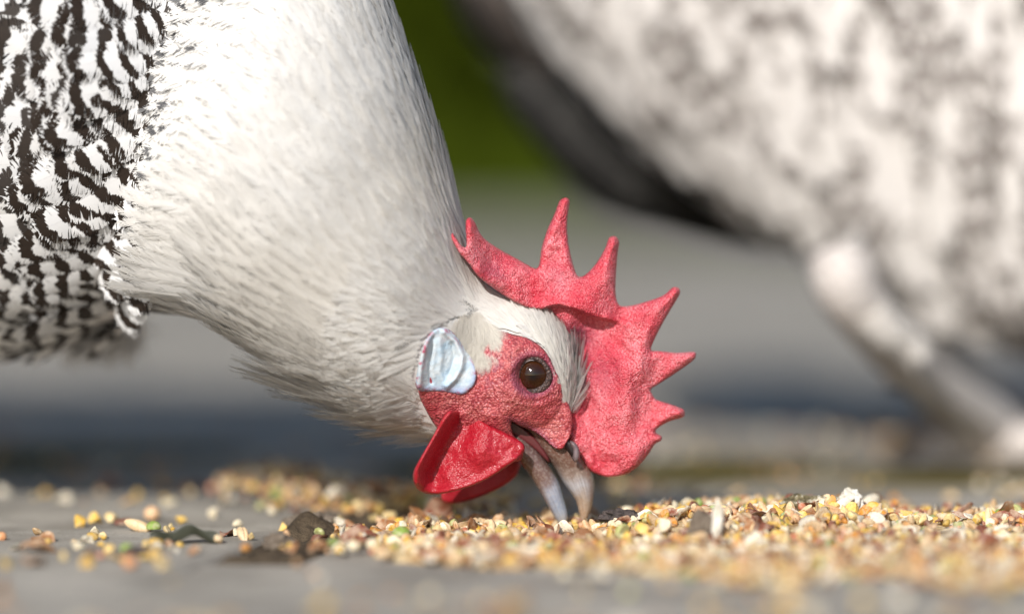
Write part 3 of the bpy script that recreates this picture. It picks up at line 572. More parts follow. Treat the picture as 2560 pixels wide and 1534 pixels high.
tipx = px - L * 8000; kk_ = (tipx > np.interp(py, [0, 150, 300, 700, 800], [450, 400, 335, 290, 300]) + rng.normal(0, 18, n)) | (Nn[:, 1] > .2); On, Tn, Nn, L, Wd, lower, bar, cream, un, px, py = [a[kk_] for a in (On, Tn, Nn, L, Wd, lower, bar, cream, un, px, py)]; n = len(On)
hk = un < 2; nape = sstep(.35, .8, Nn[:, 0] * .8 + Nn[:, 2] * .6) * (un < .5)
S1 = (T_hack, On[hk] + Nn[hk] * rng.uniform(0, .0004, (hk.sum(), 1)), Tn[hk], Nn[hk], L[hk] * rng.uniform(.75, 1.25, hk.sum()), Wd[hk], np.abs(rng.normal(.0, .008, hk.sum())) + .06 * lower[hk] + .07 * nape[hk] * rng.random(hk.sum()), .0 + .015 * rng.random(hk.sum()), data_cols(hk.sum(), bar[hk], cream[hk]))
fz = (un > .40) & (lower > .3) & (rng.random(n) < .5)      # loose tufts under the throat
S2 = (T_fuzz, On[fz], Tn[fz] + rng.normal(0, .2, (fz.sum(), 3)), Nn[fz], L[fz] * rng.uniform(.7, 1.3, fz.sum()), Wd[fz] * .9, np.abs(rng.normal(.12, .08, fz.sum())) + .22 * lower[fz], .08, data_cols(fz.sum(), 0, cream[fz]))
# short white feathers at the back of the head and throat
back = polyflow([(1420, 1010), (1330, 800), (1200, 740), (1100, 640), (980, 520)]); 
S3 = cover_poly([(1030, 560), (1130, 600), (1180, 670), (1260, 750), (1330, 785), (1240, 800), (1140, 790), (1095, 815), (1060, 840), (1040, 900), (1025, 960), (1035, 1010), (1060, 1060), (1040, 1110), (960, 1090), (880, 1000), (900, 800)], 5200,
                lambda x, y: np.c_[-.9 - 0 * x, .25 - .8 * sstep(1000, 650, y)], .0105, .0016, .02, .02, T_hack, 0, .1, -.0006, .12)
ft = lambda x, y: np.c_[-1 + 0 * x, (y - 250) / 900.]
sh = lambda P, d: [(x + d, y) for x, y in P]; PB = [(470, -60), (560, -60), (500, 150), (450, 330), (425, 400), (380, 400), (380, 300), (420, 120)]
E_ = [cover_poly(sh(PB, 150), 170, ft, .024, .0052, .03, .03, T_hack, b_, .12, -.0022, 0) for b_ in (0, .95)]
E_.append(cover_poly(sh(PB, 210), 300, ft, .026, .0050, .01, .02, T_hack, 0, .12, -.0030, .05))
E_.append(cover_poly(sh(PB, 110), 150, ft, .020, .0040, .03, .02, T_hack, .85, .0, -.0036, .12))
fl_ = [(1172, 770), (1168, 778), (1178, 768), (1165, 765), (1182, 776), (1012, 848), (1020, 852), (1006, 843)]
for fx, fy in fl_: E_.append(cover_poly([(fx - 9, fy - 7), (fx + 9, fy - 7), (fx + 9, fy + 7), (fx - 9, fy + 7)], 3, lambda x, y: np.c_[-.9 + 0 * x, .3 + 0 * x], .004, .0005, .05, 0, T_fuzz, 1, 0, -.0018, .3)); E_[-1][8][:, 1] = 1; 
feathers('neck_feathers', [S1, S2, S3] + E_, m_hackle, hen)
S4 = cover_poly([(1160, 720), (1200, 700), (1250, 735), (1310, 770), (1370, 772), (1410, 800), (1440, 835), (1458, 880), (1462, 940), (1448, 1000), (1425, 1035), (1405, 1030), (1400, 985), (1388, 920), (1362, 876), (1325, 846), (1279, 832), (1240, 820), (1180, 770)], 3200,
                back, .0090, .0011, .05, .05, T_hack, 0, .35, -.0011, .10)
S5 = cover_poly([(1415, 800), (1440, 828), (1462, 880), (1466, 940), (1452, 1000), (1428, 1036), (1414, 1020), (1428, 960), (1432, 900), (1415, 850)], 260, polyflow([(1410, 1040), (1462, 980), (1490, 880), (1480, 790)]), .0095, .0010, .30, .12, T_hack, 0, .25, -.0016, .28)
feathers('brow_feathers', [S4, S5], m_hackle, hen)
S6 = cover_poly([(1128, 800), (1150, 782), (1190, 780), (1228, 818), (1226, 845), (1214, 868), (1200, 880), (1188, 880), (1165, 862), (1150, 835)], 1500, lambda x, y: np.c_[-.45 + 0 * x, .9 + 0 * x] * -1 if False else np.c_[.22 - .005 * (1200 - x), .85 + 0 * x], .0065, .0009, .08, .05, T_fuzz, 0, .9, -.0014, .28)
feathers('ear_tuft', [S6], m_hackle, hen)
S7 = [cover_poly([(1060, 985), (1190, 975), (1240, 1000), (1290, 1050), (1250, 1070), (1180, 1045), (1100, 1030)], 230, lambda x, y: np.c_[.8 + 0 * x, .45 + 0 * x], .0042, .00022, .12, .05, T_fuzz, 0, 1, -.0020, .25),
      cover_poly([(1200, 860), (1250, 840), (1290, 1000), (1380, 1040), (1400, 1090), (1300, 1030), (1230, 980)], 120, lambda x, y: np.c_[.3 + 0 * x, .8 + 0 * x], .0026, .00018, .15, .05, T_fuzz, 0, 1, -.0020, .4)]
feathers('bristles', S7, m_hackle, face)
# legs of the pecking hen (they stand left of the picture)
m = M('leg_scales', .5); vv = m.vor(350); m.base(m.ramp(vv, [(.2, (.50, .42, .38)), (.8, (.30, .27, .27))])); m.nrm(m.bump(vv, .6, .001)); m_leg = m.m
def leg(hock, foot, parent, s=1.0, fwd=1, name='leg', thick=1.0):
    h, f = np.array(hock, float), np.array(foot, float); VV = []; FF = []; off = 0
    tubes = [([h + [-.004, 0, .012], h, h * .5 + f * .5 + [0, 0, .001], f + [0, 0, .012], f + [.003, 0, .006]], [.0078 * thick, .0074 * thick, .0062 * thick, .0068 * thick, .006])]
    for ang, ln in ((-32, .045), (2, .056), (34, .046), (190, .024)):
        d = np.array([math.cos(math.radians(ang)) * fwd, math.sin(math.radians(ang)), 0]); tubes.append(([f + [0, 0, .008], f + d * ln * .35 + [0, 0, .0075], f + d * ln * .7 + [0, 0, .0055], f + d * ln + [0, 0, .0045], f + d * ln * 1.22 + [0, 0, .001]], [.0062, .0052, .0045, .0036, .0006]))
    tubes.append(([h * .55 + f * .45, h * .55 + f * .45 + [-.012 * fwd, 0, -.004]], [.004, .001]))
    for p, r in tubes: T_ = tube(p, np.array(r) * s, 14, 26); VV.append(T_.reshape(-1, 3)); FF.append(grid_faces(26, 14) + off); off += len(VV[-1])
    return link(name, mesh(name, np.concatenate(VV), np.concatenate(FF)), m_leg, parent)
for (px_, Y_) in ((-920, .04), (-840, .11)):
    f = gnd(px_ + 60, 1300)[:3]; leg(at(px_, 1030 if Y_ < .1 else 1005, Y_), (at(px_ + 60, 1100, Y_)[0], Y_, .001), hen)
def tail(name, base, direction, n, L, parent, mat, wd=.016):
    base = np.array(base); d = unit(np.array(direction, float)[None])[0]; s = rng.uniform(-1, 1, n)
    O = base + np.c_[rng.normal(0, .006, n), s * .018, rng.normal(0, .008, n)]; T = d + np.c_[s * 0, s * .25, rng.uniform(-.35, .35, n)]; N = unit(np.c_[np.full(n, 0), -np.ones(n) * np.where(s < 0, 1, -1), np.full(n, .3)])
    return feathers(name, [(T_body, O, T, N, L * rng.uniform(.8, 1.1, n), wd, .05, .05, data_cols(n, .9))], mat, parent)
tail('tail', at(-1950, -1150, .08), (-.8, 0, .6), 26, .13, hen, m_barred)
# soft tuft that hangs from the belly
q = at(255, 850, .10); n = 240; O_ = q + np.c_[rng.normal(0, .006, n), rng.normal(0, .01, n), rng.uniform(.0, .012, n)]
tf_ = feathers('belly_tuft', [(T_fuzz, O_, np.c_[rng.normal(0, .4, n), rng.normal(0, .3, n), -np.ones(n)], unit(np.c_[rng.normal(0, .4, n), -np.ones(n), rng.normal(0, .2, n)]), .010, .0018, .1, .1, data_cols(n, .5, .4))], m_far, hen)

# ================================================================== THE HEN BEHIND
hen2 = empty('hen', gnd(2500, 1130)); tag(hen2, 'blurred grey barred hen standing behind, its sunlit leg planted at the right edge', 'hen', 'hens feeding on the paving')
t2 = [((1120, -720), (1080, -430), .26, .012), ((1450, -950), (1290, -5), .26, .045), ((1800, -1900), (1530, 298), .26, .068), ((2200, -2250), (1900, 560), .26, .08), ((2600, -2150), (2280, 770), .26, .082), ((2950, -600), (2720, 780), .26, .075), ((3300, -300), (3150, 500), .26, .05), ((3420, -100), (3380, 250), .26, .02)]  # unseen top made extra tall to cast a longer shadow behind
n2 = [((2900, -700), (2950, 300), .26, .05), ((3250, -500), (3150, 350), .26, .048), ((3600, -200), (3280, 520), .26, .035), ((3750, 200), (3450, 640), .26, .027), ((3800, 480), (3600, 760), .26, .02), ((3820, 660), (3680, 860), .26, .016), ((3800, 820), (3740, 920), .26, .008)]
P2 = loft(t2, 90, 70); P2n = loft(n2, 60, 50)
P2t = loft([((2060, 560), (2420, 480), .33, .04), ((2070, 640), (2330, 700), .33, .03), ((2090, 690), (2200, 760), .33, .014), ((2125, 735), (2175, 765), .33, .009)], 24, 24)
m = M('grey_down', .9, .1); m.base((.16, .14, .125)); fuse('body', [P2, P2n], .003, m.m, hen2)
O, du, N, u = sample_loft(P2, 4200, (.02, .99)); k = (rng.random(len(O)) < np.where(N[:, 1] < .3, 1, .3)); O, du, N = O[k], du[k], N[k]; n = len(O)
Tm = [template(26, 2, sh_round, .22, .024, 80 + s) for s in range(3)]
px, py = topx(O); g = sstep(1600, 2200, px)[:, None]; T_ = np.array([.6, 0, -.8]) * (1 - g) + np.array([.08, 0, -1]) * g + rng.normal(0, .10, du.shape)
vn = vnoise(O, 28); S = [(Tm, O, T_, N, .032 * rng.uniform(.8, 1.2, n), .0050, rng.normal(.12, .04, n), .10, data_cols(n, np.where(rng.random(n) < .36 + .3 * sstep(.45, .7, vn) * (py < 420), .97, .05), .1))]
feathers('body_feathers', S, m_far, hen2)
O, du, N, u = sample_loft(P2n, 1500, (.15, .85)); n = len(O); feathers('neck_feathers', [(T_hack, O, -du, N, .022, .004, .08, .06, data_cols(n, 0, .3))], m_hackle, hen2)
Pl = loft([((2150, 560), (2010, 640), .20, .016), ((2160, 630), (2060, 710), .185, .012), ((2190, 700), (2110, 770), .175, .008), ((2240, 770), (2180, 830), .175, .006)], 24, 24)
O, du, N, u = sample_loft(Pl, 1400); n = len(O); Sth = (T_fuzz, O, du, N, .018, .0036, .16, .06, data_cols(n, 0, .3))
link('thigh_skin', loft_mesh('thigh_skin', Pl), bpy.data.materials['grey_down'], hen2); feathers('thigh_feathers', [Sth], m_far, hen2)
# dull brown coverts hanging from the tail
Pc = loft([((1230, -330), (1100, -200), .31, .03), ((1330, -150), (1170, 0), .31, .035), ((1420, 20), (1260, 140), .31, .03), ((1500, 160), (1370, 240), .31, .015)], 30, 30)
O, du, N, u = sample_loft(Pc, 900); n = len(O); link('tail_covert_skin', loft_mesh('tail_covert_skin', Pc), bpy.data.materials['grey_down'], hen2); feathers('tail_coverts', [(T_fuzz, O, -du, N, .024, .006, .15, .1, data_cols(n, .5))], m_brown, hen2)
# black fluff under the tail, with the shade there put into its colour
Pd = loft([((1340, 170), (1300, 240), .31, .01), ((1440, 190), (1345, 345), .31, .02), ((1660, 340), (1530, 515), .31, .022), ((1850, 480), (1760, 590), .31, .02), ((1990, 590), (1960, 640), .31, .01)], 40, 30)
O, du, N, u = sample_loft(Pd, 1200); n = len(O); m_bd = M('shaded_black_down', .9, .1); m_bd.base((.015, .012, .010))
dk = link('undertail_fluff', loft_mesh('undertail_fluff', Pd), m_bd.m, hen2); feathers('undertail_feathers', [(T_fuzz, O, -du, N, .018, .004, .2, .1, data_cols(n, 1))], m_black, hen2)
tail('tail', at(1450, -110, .28), (-.40, 0, .8), 50, .17, hen2, m_far, .020)
m = M('sunlit_leg', .5); vv = m.vor(350); m.base(m.ramp(vv, [(.2, (.62, .57, .53)), (.8, (.46, .41, .38))])); m.nrm(m.bump(vv, .5, .001)); keep_ = m_leg; m_leg = m.m  # leg colour lightened to hold the sunlight that falls on it
leg(at(2130, 740, .165), (at(2490, 1130, .26)[0], .26, .001), hen2, 1.3, thick=1.1); m_leg = keep_
leg(at(2260, 760, .42), (at(2480, 1060, .43)[0], .43, .001), hen2, 1.2)

# ================================================================== GRAIN
def ico(sub):
    t = (1 + 5 ** .5) / 2; V = [(-1, t, 0), (1, t, 0), (-1, -t, 0), (1, -t, 0), (0, -1, t), (0, 1, t), (0, -1, -t), (0, 1, -t), (t, 0, -1), (t, 0, 1), (-t, 0, -1), (-t, 0, 1)]
    Fc = [(0, 11, 5), (0, 5, 1), (0, 1, 7), (0, 7, 10), (0, 10, 11), (1, 5, 9), (5, 11, 4), (11, 10, 2), (10, 7, 6), (7, 1, 8), (3, 9, 4), (3, 4, 2), (3, 2, 6), (3, 6, 8), (3, 8, 9), (4, 9, 5), (2, 4, 11), (6, 2, 10), (8, 6, 7), (9, 8, 1)]
    V = [np.array(v) / np.linalg.norm(v) for v in V]
    for _ in range(sub):
        c = {}; nf = []
        def mid(a, b):
            k = (min(a, b), max(a, b))
            if k not in c: m = V[a] + V[b]; V.append(m / np.linalg.norm(m)); c[k] = len(V) - 1
            return c[k]
        for a, b, d in Fc: x, y, z = mid(a, b), mid(b, d), mid(d, a); nf += [(a, x, z), (b, y, x), (d, z, y), (x, y, z)]
        Fc = nf
    return np.array(V), np.array(Fc)
def grain_shape(kind, seed, sub):
    V, Fc = ico(sub); r = np.random.default_rng(seed)
    if kind == 'corn':                    # cracked corn: a lump cut by a few flat breaks
        V = V * [1.0, .75, .6]
        for _ in range(8): n = unit(r.normal(size=(1, 3)))[0]; h = r.uniform(.22, .60); s = V @ n; V = V - np.outer(np.maximum(s - h, 0), n)
        V = V * (1 + .16 * (vnoise(V + seed, 2.2) - .5)[:, None])
    elif kind == 'wheat':
        V = V * [1.25, .56, .5]; V[:, 2] += .16 * np.exp(-(V[:, 1] / .12) ** 2) * (V[:, 2] < 0) * -1 * -1; V[:, 1] *= 1 - .25 * V[:, 0] / 1.25
        V[:, 2] -= .17 * np.exp(-(V[:, 1] / .11) ** 2) * (V[:, 2] > 0)
    elif kind == 'pea': V = V * [.85, .85, .7]; V[:, 2] = np.maximum(V[:, 2], -.22) ; V *= (1 + .08 * (vnoise(V + seed, 2) - .5)[:, None])
    elif kind == 'milo': V = V * [.72, .7, .66] * (1 + .1 * (vnoise(V + seed, 2) - .5)[:, None])
    elif kind == 'husk':                  # thin curled shell
        V = V * [1.2, .8, .09]; b = r.uniform(.35, .7); V[:, 2] += b * V[:, 1] ** 2 - .25 * V[:, 0] ** 2 + .2 * (vnoise(V + seed, 2) - .5); V[:, :2] *= (1 + .4 * (vnoise(V + seed, 1.7) - .5))[:, None]
    return V, Fc
cols = {'corn': [(.70, .42, .06), (.72, .54, .25), (.80, .70, .50), (.74, .48, .10), (.62, .26, .04)], 'wheat': [(.62, .40, .20), (.72, .52, .30), (.60, .34, .16)], 'pea': [(.22, .32, .06), (.42, .44, .16)],
        'milo': [(.62, .28, .12), (.70, .42, .22), (.50, .16, .08)], 'husk': [(.34, .15, .06), (.60, .42, .24), (.22, .07, .04), (.80, .72, .58)]}
m = M('grain', .5, .35); a = m.attr(); co = m.co(); nz = m.noise(420, 4, .6, co); c = m.mix(m.ramp(nz, [(.45, (0, 0, 0)), (.7, (.45,) * 3)]), a.outputs['Color'], (.84, .74, .55)); c = m.mix(m.math('MULTIPLY', m.ramp(m.noise(1500, 2, .5, co), [(.5, (0, 0, 0)), (.8, (1, 1, 1))]), .5), c, (.25, .12, .05))
m.base(c); m.nrm(m.bump(m.noise(1400, 3, .6, co), .5, .0004, m.bump(nz, .4, .0008))); m.sss(.12, (1, .6, .3), .0006); m_grain = m.m
def heap(X, Y):                           # height of the heaped grain above the slab
    px, _ = topx(np.stack([X, Y, X * 0], -1)); h = np.interp(px, [600, 900, 1050, 1300, 1500, 1600, 1750, 2150, 2300, 2600], [0, .0004, .0010, .0002, .0003, .0034, .0056, .0058, .0030, .0034])
    h = h * np.exp(-((Y - .018) / .042) ** 2) * (.75 + .5 * vnoise(np.stack([X, Y, X * 0], -1), 60))
    h = h + .007 * np.exp(-((X + .076) / .022) ** 2 - ((Y - .14) / .035) ** 2) + .004 * np.exp(-((X + .035) / .03) ** 2 - ((Y - .10) / .03) ** 2)
    return h + .006 * np.exp(-((X - .19) / .045) ** 2 - ((Y - .36) / .06) ** 2)
def dens(X, Y):
    px, py = topx(np.stack([X, Y, X * 0], -1)); d = 0
    w_ = np.interp(px, [600, 760, 950, 1100, 2700], [0, .05, .4, 1, 1]); back_ = np.interp(px, [700, 1600, 2150, 2700], [.05, .055, .055, .045]); front = np.interp(px, [700, 1000, 1500, 2000, 2700], [-.055, -.075, -.105, -.12, -.135])
    front = front + .05 * (vnoise(np.stack([X, Y, X * 0], -1), 28) - .5) + .02 * (vnoise(np.stack([X, Y, X * 0], -1), 90) - .5)
    d = w_ * sstep(-.012, .028, Y - front) ** 1.3 * sstep(0, .02, back_ - Y)
    d = np.maximum(d, np.exp(-((X + .074) / .016) ** 2 - ((Y - .14) / .03) ** 2)); d = np.maximum(d, .9 * np.exp(-((X + .035) / .03) ** 2 - ((Y - .10) / .028) ** 2))
    d = np.maximum(d, 1.1 * np.exp(-((X - .195) / .045) ** 4 - ((Y - .35) / .07) ** 4)); d = np.maximum(d, .035 * sstep(.5, .7, vnoise(np.stack([X, Y, X * 0], -1), 22)))
    d = np.maximum(d, .05 * sstep(-.12, -.15, Y) * sstep(.45, .6, vnoise(np.stack([X, Y, X * 0], -1), 30)))
    return np.clip(d + .004, 0, 1)
kinds = ['corn', 'wheat', 'pea', 'milo', 'husk']; pk = [.50, .12, .03, .11, .24]
size = {'corn': .0030, 'wheat': .0028, 'pea': .0026, 'milo': .0022, 'husk': .0034}
def rotm(n):
    q = unit(rng.normal(size=(n, 4))); w_, x, y, z = q.T
    return np.stack([1 - 2 * (y * y + z * z), 2 * (x * y - z * w_), 2 * (x * z + y * w_), 2 * (x * y + z * w_), 1 - 2 * (x * x + z * z), 2 * (y * z - x * w_), 2 * (x * z - y * w_), 2 * (y * z + x * w_), 1 - 2 * (x * x + y * y)], -1).reshape(n, 3, 3)
X = rng.uniform(-.28, .28, 80000); Y = rng.uniform(-.26, .46, 80000); k = rng.random(80000) < dens(X, Y) * .60; X, Y = X[k], Y[k]
bed_h = heap(X, Y); lay = rng.random(len(X)); Z = bed_h + .0008 + .0012 * lay * np.clip(dens(X, Y), 0, 1) * sstep(.001, .004, bed_h + .0014)
bxp, _ = topx(np.c_[X, Y, Z]); k = ~((bxp > 1375) & (bxp < 1490) & (np.abs(Y + .008) < .0225) & (rng.random(len(X)) < .8)); X, Y, Z, lay, bed_h = X[k], Y[k], Z[k], lay[k], bed_h[k]
kd = rng.choice(5, len(X), p=pk); px, py = topx(np.c_[X, Y, Z])
sharp = (np.abs(Y - .004) < .017) & (px > 640) & (px < 2590); score = np.where(sharp, np.abs(Y - .004) - .006 * lay, 9)
order = np.argsort(score); indiv = set(order[:235].tolist()) & set(np.where(sharp)[0].tolist())
VV = []; FF = []; CC = []; off = 0; rest = np.array([i for i in range(len(X)) if i not in indiv])
for ki, kn in enumerate(kinds):
    for sd_ in range(4):
        V, Fc = grain_shape(kn, sd_ + 10 * ki, 1); q = rest[(kd[rest] == ki) & (rest % 4 == sd_)]
        if not len(q): continue
        R_ = rotm(len(q)); s_ = size[kn] * (.25 + .95 * rng.beta(1.5, 1.7, len(q))); W = np.einsum('nij,mj->nmi', R_, V) * s_[:, None, None] + np.c_[X[q], Y[q], Z[q]][:, None]
        W[..., 2] = np.maximum(W[..., 2], .0002); VV.append(W.reshape(-1, 3)); FF.append((Fc[None] + (np.arange(len(q)) * len(V))[:, None, None] + off).reshape(-1, 3)); off += len(V) * len(q)
        cc = np.array(cols[kn])[rng.integers(0, len(cols[kn]), len(q))] * rng.uniform(.6, 1.05, (len(q), 1)); CC.append(np.repeat(np.c_[cc, np.ones(len(q))], len(V), 0))
CC = np.clip(np.concatenate(CC), 0, .9)
tag(link('scattered_grain', mesh('scattered_grain', np.concatenate(VV), np.concatenate(FF), col=CC), m_grain), 'loose spread of mixed yellow, tan and brown grain over the paving', 'grain', None, 'stuff')
# crumbled meal under the heap so the slab does not show through it
Xs, Ys = np.meshgrid(np.linspace(-.1, .26, 300), np.linspace(-.16, .10, 220)); hh = heap(Xs, Ys); dd = dens(Xs, Ys)
zz = np.where(dd > .45, hh * .95 + .0003, -.004) + .0006 * vnoise(np.stack([Xs, Ys, Xs * 0], -1), 700)
m = M('meal', .9, .2); vv = m.vor(260, None, 'F1', 'Color'); hs = m.n('SeparateColor'); m.l(vv, hs.inputs[0]); m.base(m.ramp(hs.outputs[0], [(0, (.28, .17, .08)), (.5, (.50, .34, .17)), (1, (.62, .50, .30))])); m.nrm(m.bump(m.vor(500), .8, .001))
tag(link('grain_crumbs', mesh('grain_crumbs', np.stack([Xs, Ys, zz], -1).reshape(-1, 3), grid_faces(220, 300, False)), m.m), 'fine tan meal and crumbs packed beneath the heaped grain', 'grain crumbs', None, 'stuff')
# single grains in the sharp band
lib = {}
def grain_mesh(kn, sd_, ci):
    key = (kn, sd_, ci)
    if key not in lib:
        V, Fc = grain_shape(kn, sd_ + 100, 3); V = V * size[kn]; lib[key] = mesh(kn, V, Fc, col=np.tile([*cols[kn][ci], 1], (len(V), 1))); lib[key].materials.append(m_grain)
    return lib[key]
nm = {'corn': 'corn_kernel', 'wheat': 'wheat_grain', 'pea': 'split_pea', 'milo': 'sorghum_seed', 'husk': 'seed_husk'}
catn = {'corn': 'corn', 'wheat': 'wheat grain', 'pea': 'pea', 'milo': 'seed', 'husk': 'husk'}
cword = {'corn': ['golden', 'pale yellow', 'cream', 'deep yellow', 'amber'], 'wheat': ['tan', 'light tan', 'brown'], 'pea': ['dark green', 'yellow green'], 'milo': ['russet', 'buff', 'dark red'], 'husk': ['brown', 'straw coloured', 'dark brown', 'whitish']}
kword = {'corn': 'cracked corn bit', 'wheat': 'wheat grain', 'pea': 'split pea', 'milo': 'round sorghum seed', 'husk': 'curled seed husk'}
def zone(px):
    return 'left of the wattle' if px < 1020 else 'under the wattle' if px < 1330 else 'around the beak tips' if px < 1500 else 'by the charcoal bark chip' if px < 1680 else 'between the two bark pieces' if px < 1940 else 'below the crusted bark' if px < 2200 else 'at the right end'
def put(kn, sd_, ci, p, rot, s, label, group=None):
    o = bpy.data.objects.new(nm[kn], grain_mesh(kn, sd_, ci)); C.objects.link(o); o.location = p; o.rotation_euler = rot; o.scale = (s, s, s); tag(o, label, catn[kn], group); return o
lab = {}; by = {}; ci_of = {}
for i in sorted(indiv, key=lambda i: px[i]):
    ci_of[i] = int(rng.integers(0, len(cols[kinds[kd[i]]]))); by.setdefault((kinds[kd[i]], ci_of[i], zone(float(px[i]))), []).append(i)
ordw = 'leftmost second third fourth fifth sixth seventh eighth ninth tenth eleventh twelfth'.split()
for (kn, ci, zn), ids in by.items():
    for q_, i in enumerate(ids):
        b_ = f'{cword[kn][ci]} {kword[kn]}'; g_ = f'{b_}s {zn}'
        if len(ids) == 1: t_ = f'only {b_} {zn}'
        elif q_ == 0: t_ = f'leftmost {b_} {zn}'
        elif q_ == len(ids) - 1: t_ = f'rightmost {b_} {zn}'
        else: t_ = f'{ordw[min(q_, 11)]} {b_} from the left {zn}'
        lab[i] = (t_, g_)
for i in sorted(indiv):
    kn = kinds[kd[i]]; ci = ci_of[i]
    put(kn, int(rng.integers(0, 5)), ci, (X[i], Y[i], Z[i] + .0004), rng.uniform(0, 6.28, 3) if kn != 'husk' else (rng.normal(0, .6), rng.normal(0, .6), rng.uniform(0, 6)), rng.uniform(.6, 1.25), *lab[i])
L_ = [  # (kind, colour, px, py, scale, label) grains lying singly on the left slab
 ('husk', 0, 103, 1369, 1.65, 'largest russet brown husk flake near the left edge of the slab'), ('husk', 0, 108, 1345, 1.2, 'brown husk flake standing up behind the largest flake'), ('corn', 3, 121, 1354, .7, 'tiny yellow chip touching the upright brown flake'),
 ('husk', 3, 41, 1370, .9, 'pale translucent curl of husk near the left edge'), ('corn', 2, 188, 1364, 1.15, 'cream coloured jagged corn bit right of the largest brown flake'), ('husk', 3, 215, 1352, .8, 'whitish husk sliver behind the cream corn bit'),
 ('corn', 3, 272, 1371, 1.15, 'bright yellow corn kernel just left of the green pea'), ('corn', 0, 253, 1361, .65, 'small orange yellow crumb behind the bright yellow kernel'), ('pea', 0, 318, 1373, 1.15, 'green pea lying in front of a grey seed shell'),
 ('corn', 0, 395, 1358, 1.25, 'golden corn kernel left of the dark curled leaf'), ('wheat', 1, 545, 1347, 1.3, 'pale oval wheat grain at the tip of the dark leaf'), ('wheat', 1, 608, 1337, 1.3, 'tan wheat grain propped on a white chip'),
 ('corn', 2, 589, 1333, .9, 'white chip under the propped wheat grain'), ('corn', 1, 630, 1342, .8, 'small buff chip right of the propped wheat grain'), ('husk', 2, 568, 1333, .9, 'dark red shell fragment behind the pale wheat grain'),
 ('corn', 3, 708, 1316, 1.1, 'yellow kernel beside the soil clod in the joint'), ('husk', 0, 721, 1372, 1.15, 'curled brown seed shell lying in the dirt joint'), ('milo', 1, 380, 1284, 1.9, 'large pale round blurred seed behind the green pea'),
 ('wheat', 1, 344, 1314, 1.6, 'blurred cream grain left of the rear green pea'), ('pea', 0, 384, 1318, 1.25, 'blurred bright green pea behind the golden kernel'), ('corn', 1, 426, 1318, 1.0, 'blurred pale grain right of the rear green pea'),
 ('corn', 0, 200, 1305, 1.4, 'blurred amber kernel far back on the left slab'), ('corn', 3, 240, 1296, 1.4, 'blurred orange yellow kernel in the rear left cluster'), ('corn', 1, 275, 1296, 1.4, 'blurred buff kernel at the right of the rear left cluster'), ('corn', 3, 447, 1298, 1.1, 'blurred round yellow grain behind the single slab grains'),
 ('corn', 2, 535, 1280, 1.4, 'blurred white grain far behind the propped wheat'), ('corn', 2, 597, 1308, .9, 'blurred cream crumb behind the white chip'), ('corn', 2, 235, 1327, 1.0, 'blurred white chip between the brown flakes and rear cluster'), ('corn', 1, 258, 1338, .9, 'soft buff chip below the blurred white chip'),
 ('milo', 0, 4, 1342, 1.2, 'russet seed cut by the left edge of the photo'), ('corn', 3, 15, 1410, 1.3, 'front yellow grain blurred at the left edge'), ('husk', 0, 83, 1405, 1.3, 'front brown flake blurred near the left edge'), ('corn', 0, 222, 1405, 1.3, 'front golden grain blurred below the yellow kernel'),
 ('milo', 0, 325, 1406, 1.5, 'front orange brown seed blurred below the green pea'), ('corn', 1, 398, 1410, 1.3, 'front pale yellow grain blurred below the golden kernel'), ('husk', 3, 433, 1373, .7, 'faint whitish scale lying below the dark leaf')]
for i, (kn, ci, x, y, s, lb) in enumerate(L_):
    s *= .82
    p = gnd(x, y + 9 * s, 0); put(kn, i % 5, ci, (p[0], p[1], .0012 * s), (rng.normal(0, .3), rng.normal(0, .3), rng.uniform(0, 6)) if kn != 'pea' else (0, 0, 0), s, lb)
F_ = [('corn', 0, 1316, 1324, 1.35, 'glossy golden kernel left of the lower beak tip'), ('corn', 2, 1397, 1326, 1.0, 'cream bit directly below the lower beak tip'), ('pea', 0, 1003, 1333, 1.2, 'green pea left of the wattle on the grain spread'), ('corn', 3, 1600, 1322, 1.35, 'orange yellow kernel under the charcoal chip'),
      ('pea', 1, 1556, 1328, 1.1, 'yellow green pea in front of the charcoal chip'), ('corn', 2, 1655, 1314, 1.3, 'white split corn bit right of the charcoal chip'), ('corn', 2, 1475, 1300, 1.4, 'plump pale bit right of the upper beak tip'), ('husk', 2, 1095, 1290, 1.6, 'dark brown shell standing up under the wattle'),
      ('husk', 0, 1045, 1296, 1.1, 'thin brown sliver standing left of the dark shell'), ('husk', 2, 2410, 1292, 1.2, 'red brown shell on the far right of the heap'), ('husk', 2, 905, 1340, 1.5, 'grey brown flat shell at the left end of the spread')]
for i, (kn, ci, x, y, s, lb) in enumerate(F_):
    z = float(heap(np.array([at(x, y, -.004)[0]]), np.array([-.004]))[0]) + .0014; p = gnd(x, y, z); put(kn, i % 5, ci, p, (rng.normal(0, .4), 1.2 if kn == 'husk' and i < 10 else 0, rng.uniform(0, 6)), s, lb)
# bark chips, clods, leaf ---------------------------------------------
def rock(name, p, sc, seed, mat, rot=(0, 0, 0), amp=.5, parent=None):
    V, Fc = ico(4); V = V * (1 + amp * (vnoise(V + seed, 1.4) - .5) + amp * .6 * (vnoise(V + seed, 3.5) - .5) + amp * .35 * (vnoise(V + seed, 8) - .5))[:, None]; V = V * np.array(sc)
    o = link(name, mesh(name, V, Fc), mat, parent, tuple(p)); o.rotation_euler = rot; return o
m = M('dark_bark', .85, .3); nz = m.noise(350, 5, .7); m.base(m.ramp(nz, [(.35, (.03, .024, .022)), (.7, (.15, .12, .11))])); m.nrm(m.bump(nz, .9, .002)); m_bark = m.m
m = M('crusted_bark', .9, .2); nz = m.noise(260, 5, .7); m.base(m.ramp(nz, [(.38, (.05, .04, .02)), (.5, (.22, .18, .10)), (.62, (.62, .58, .48))])); m.nrm(m.bump(nz, .9, .002)); m_crust = m.m
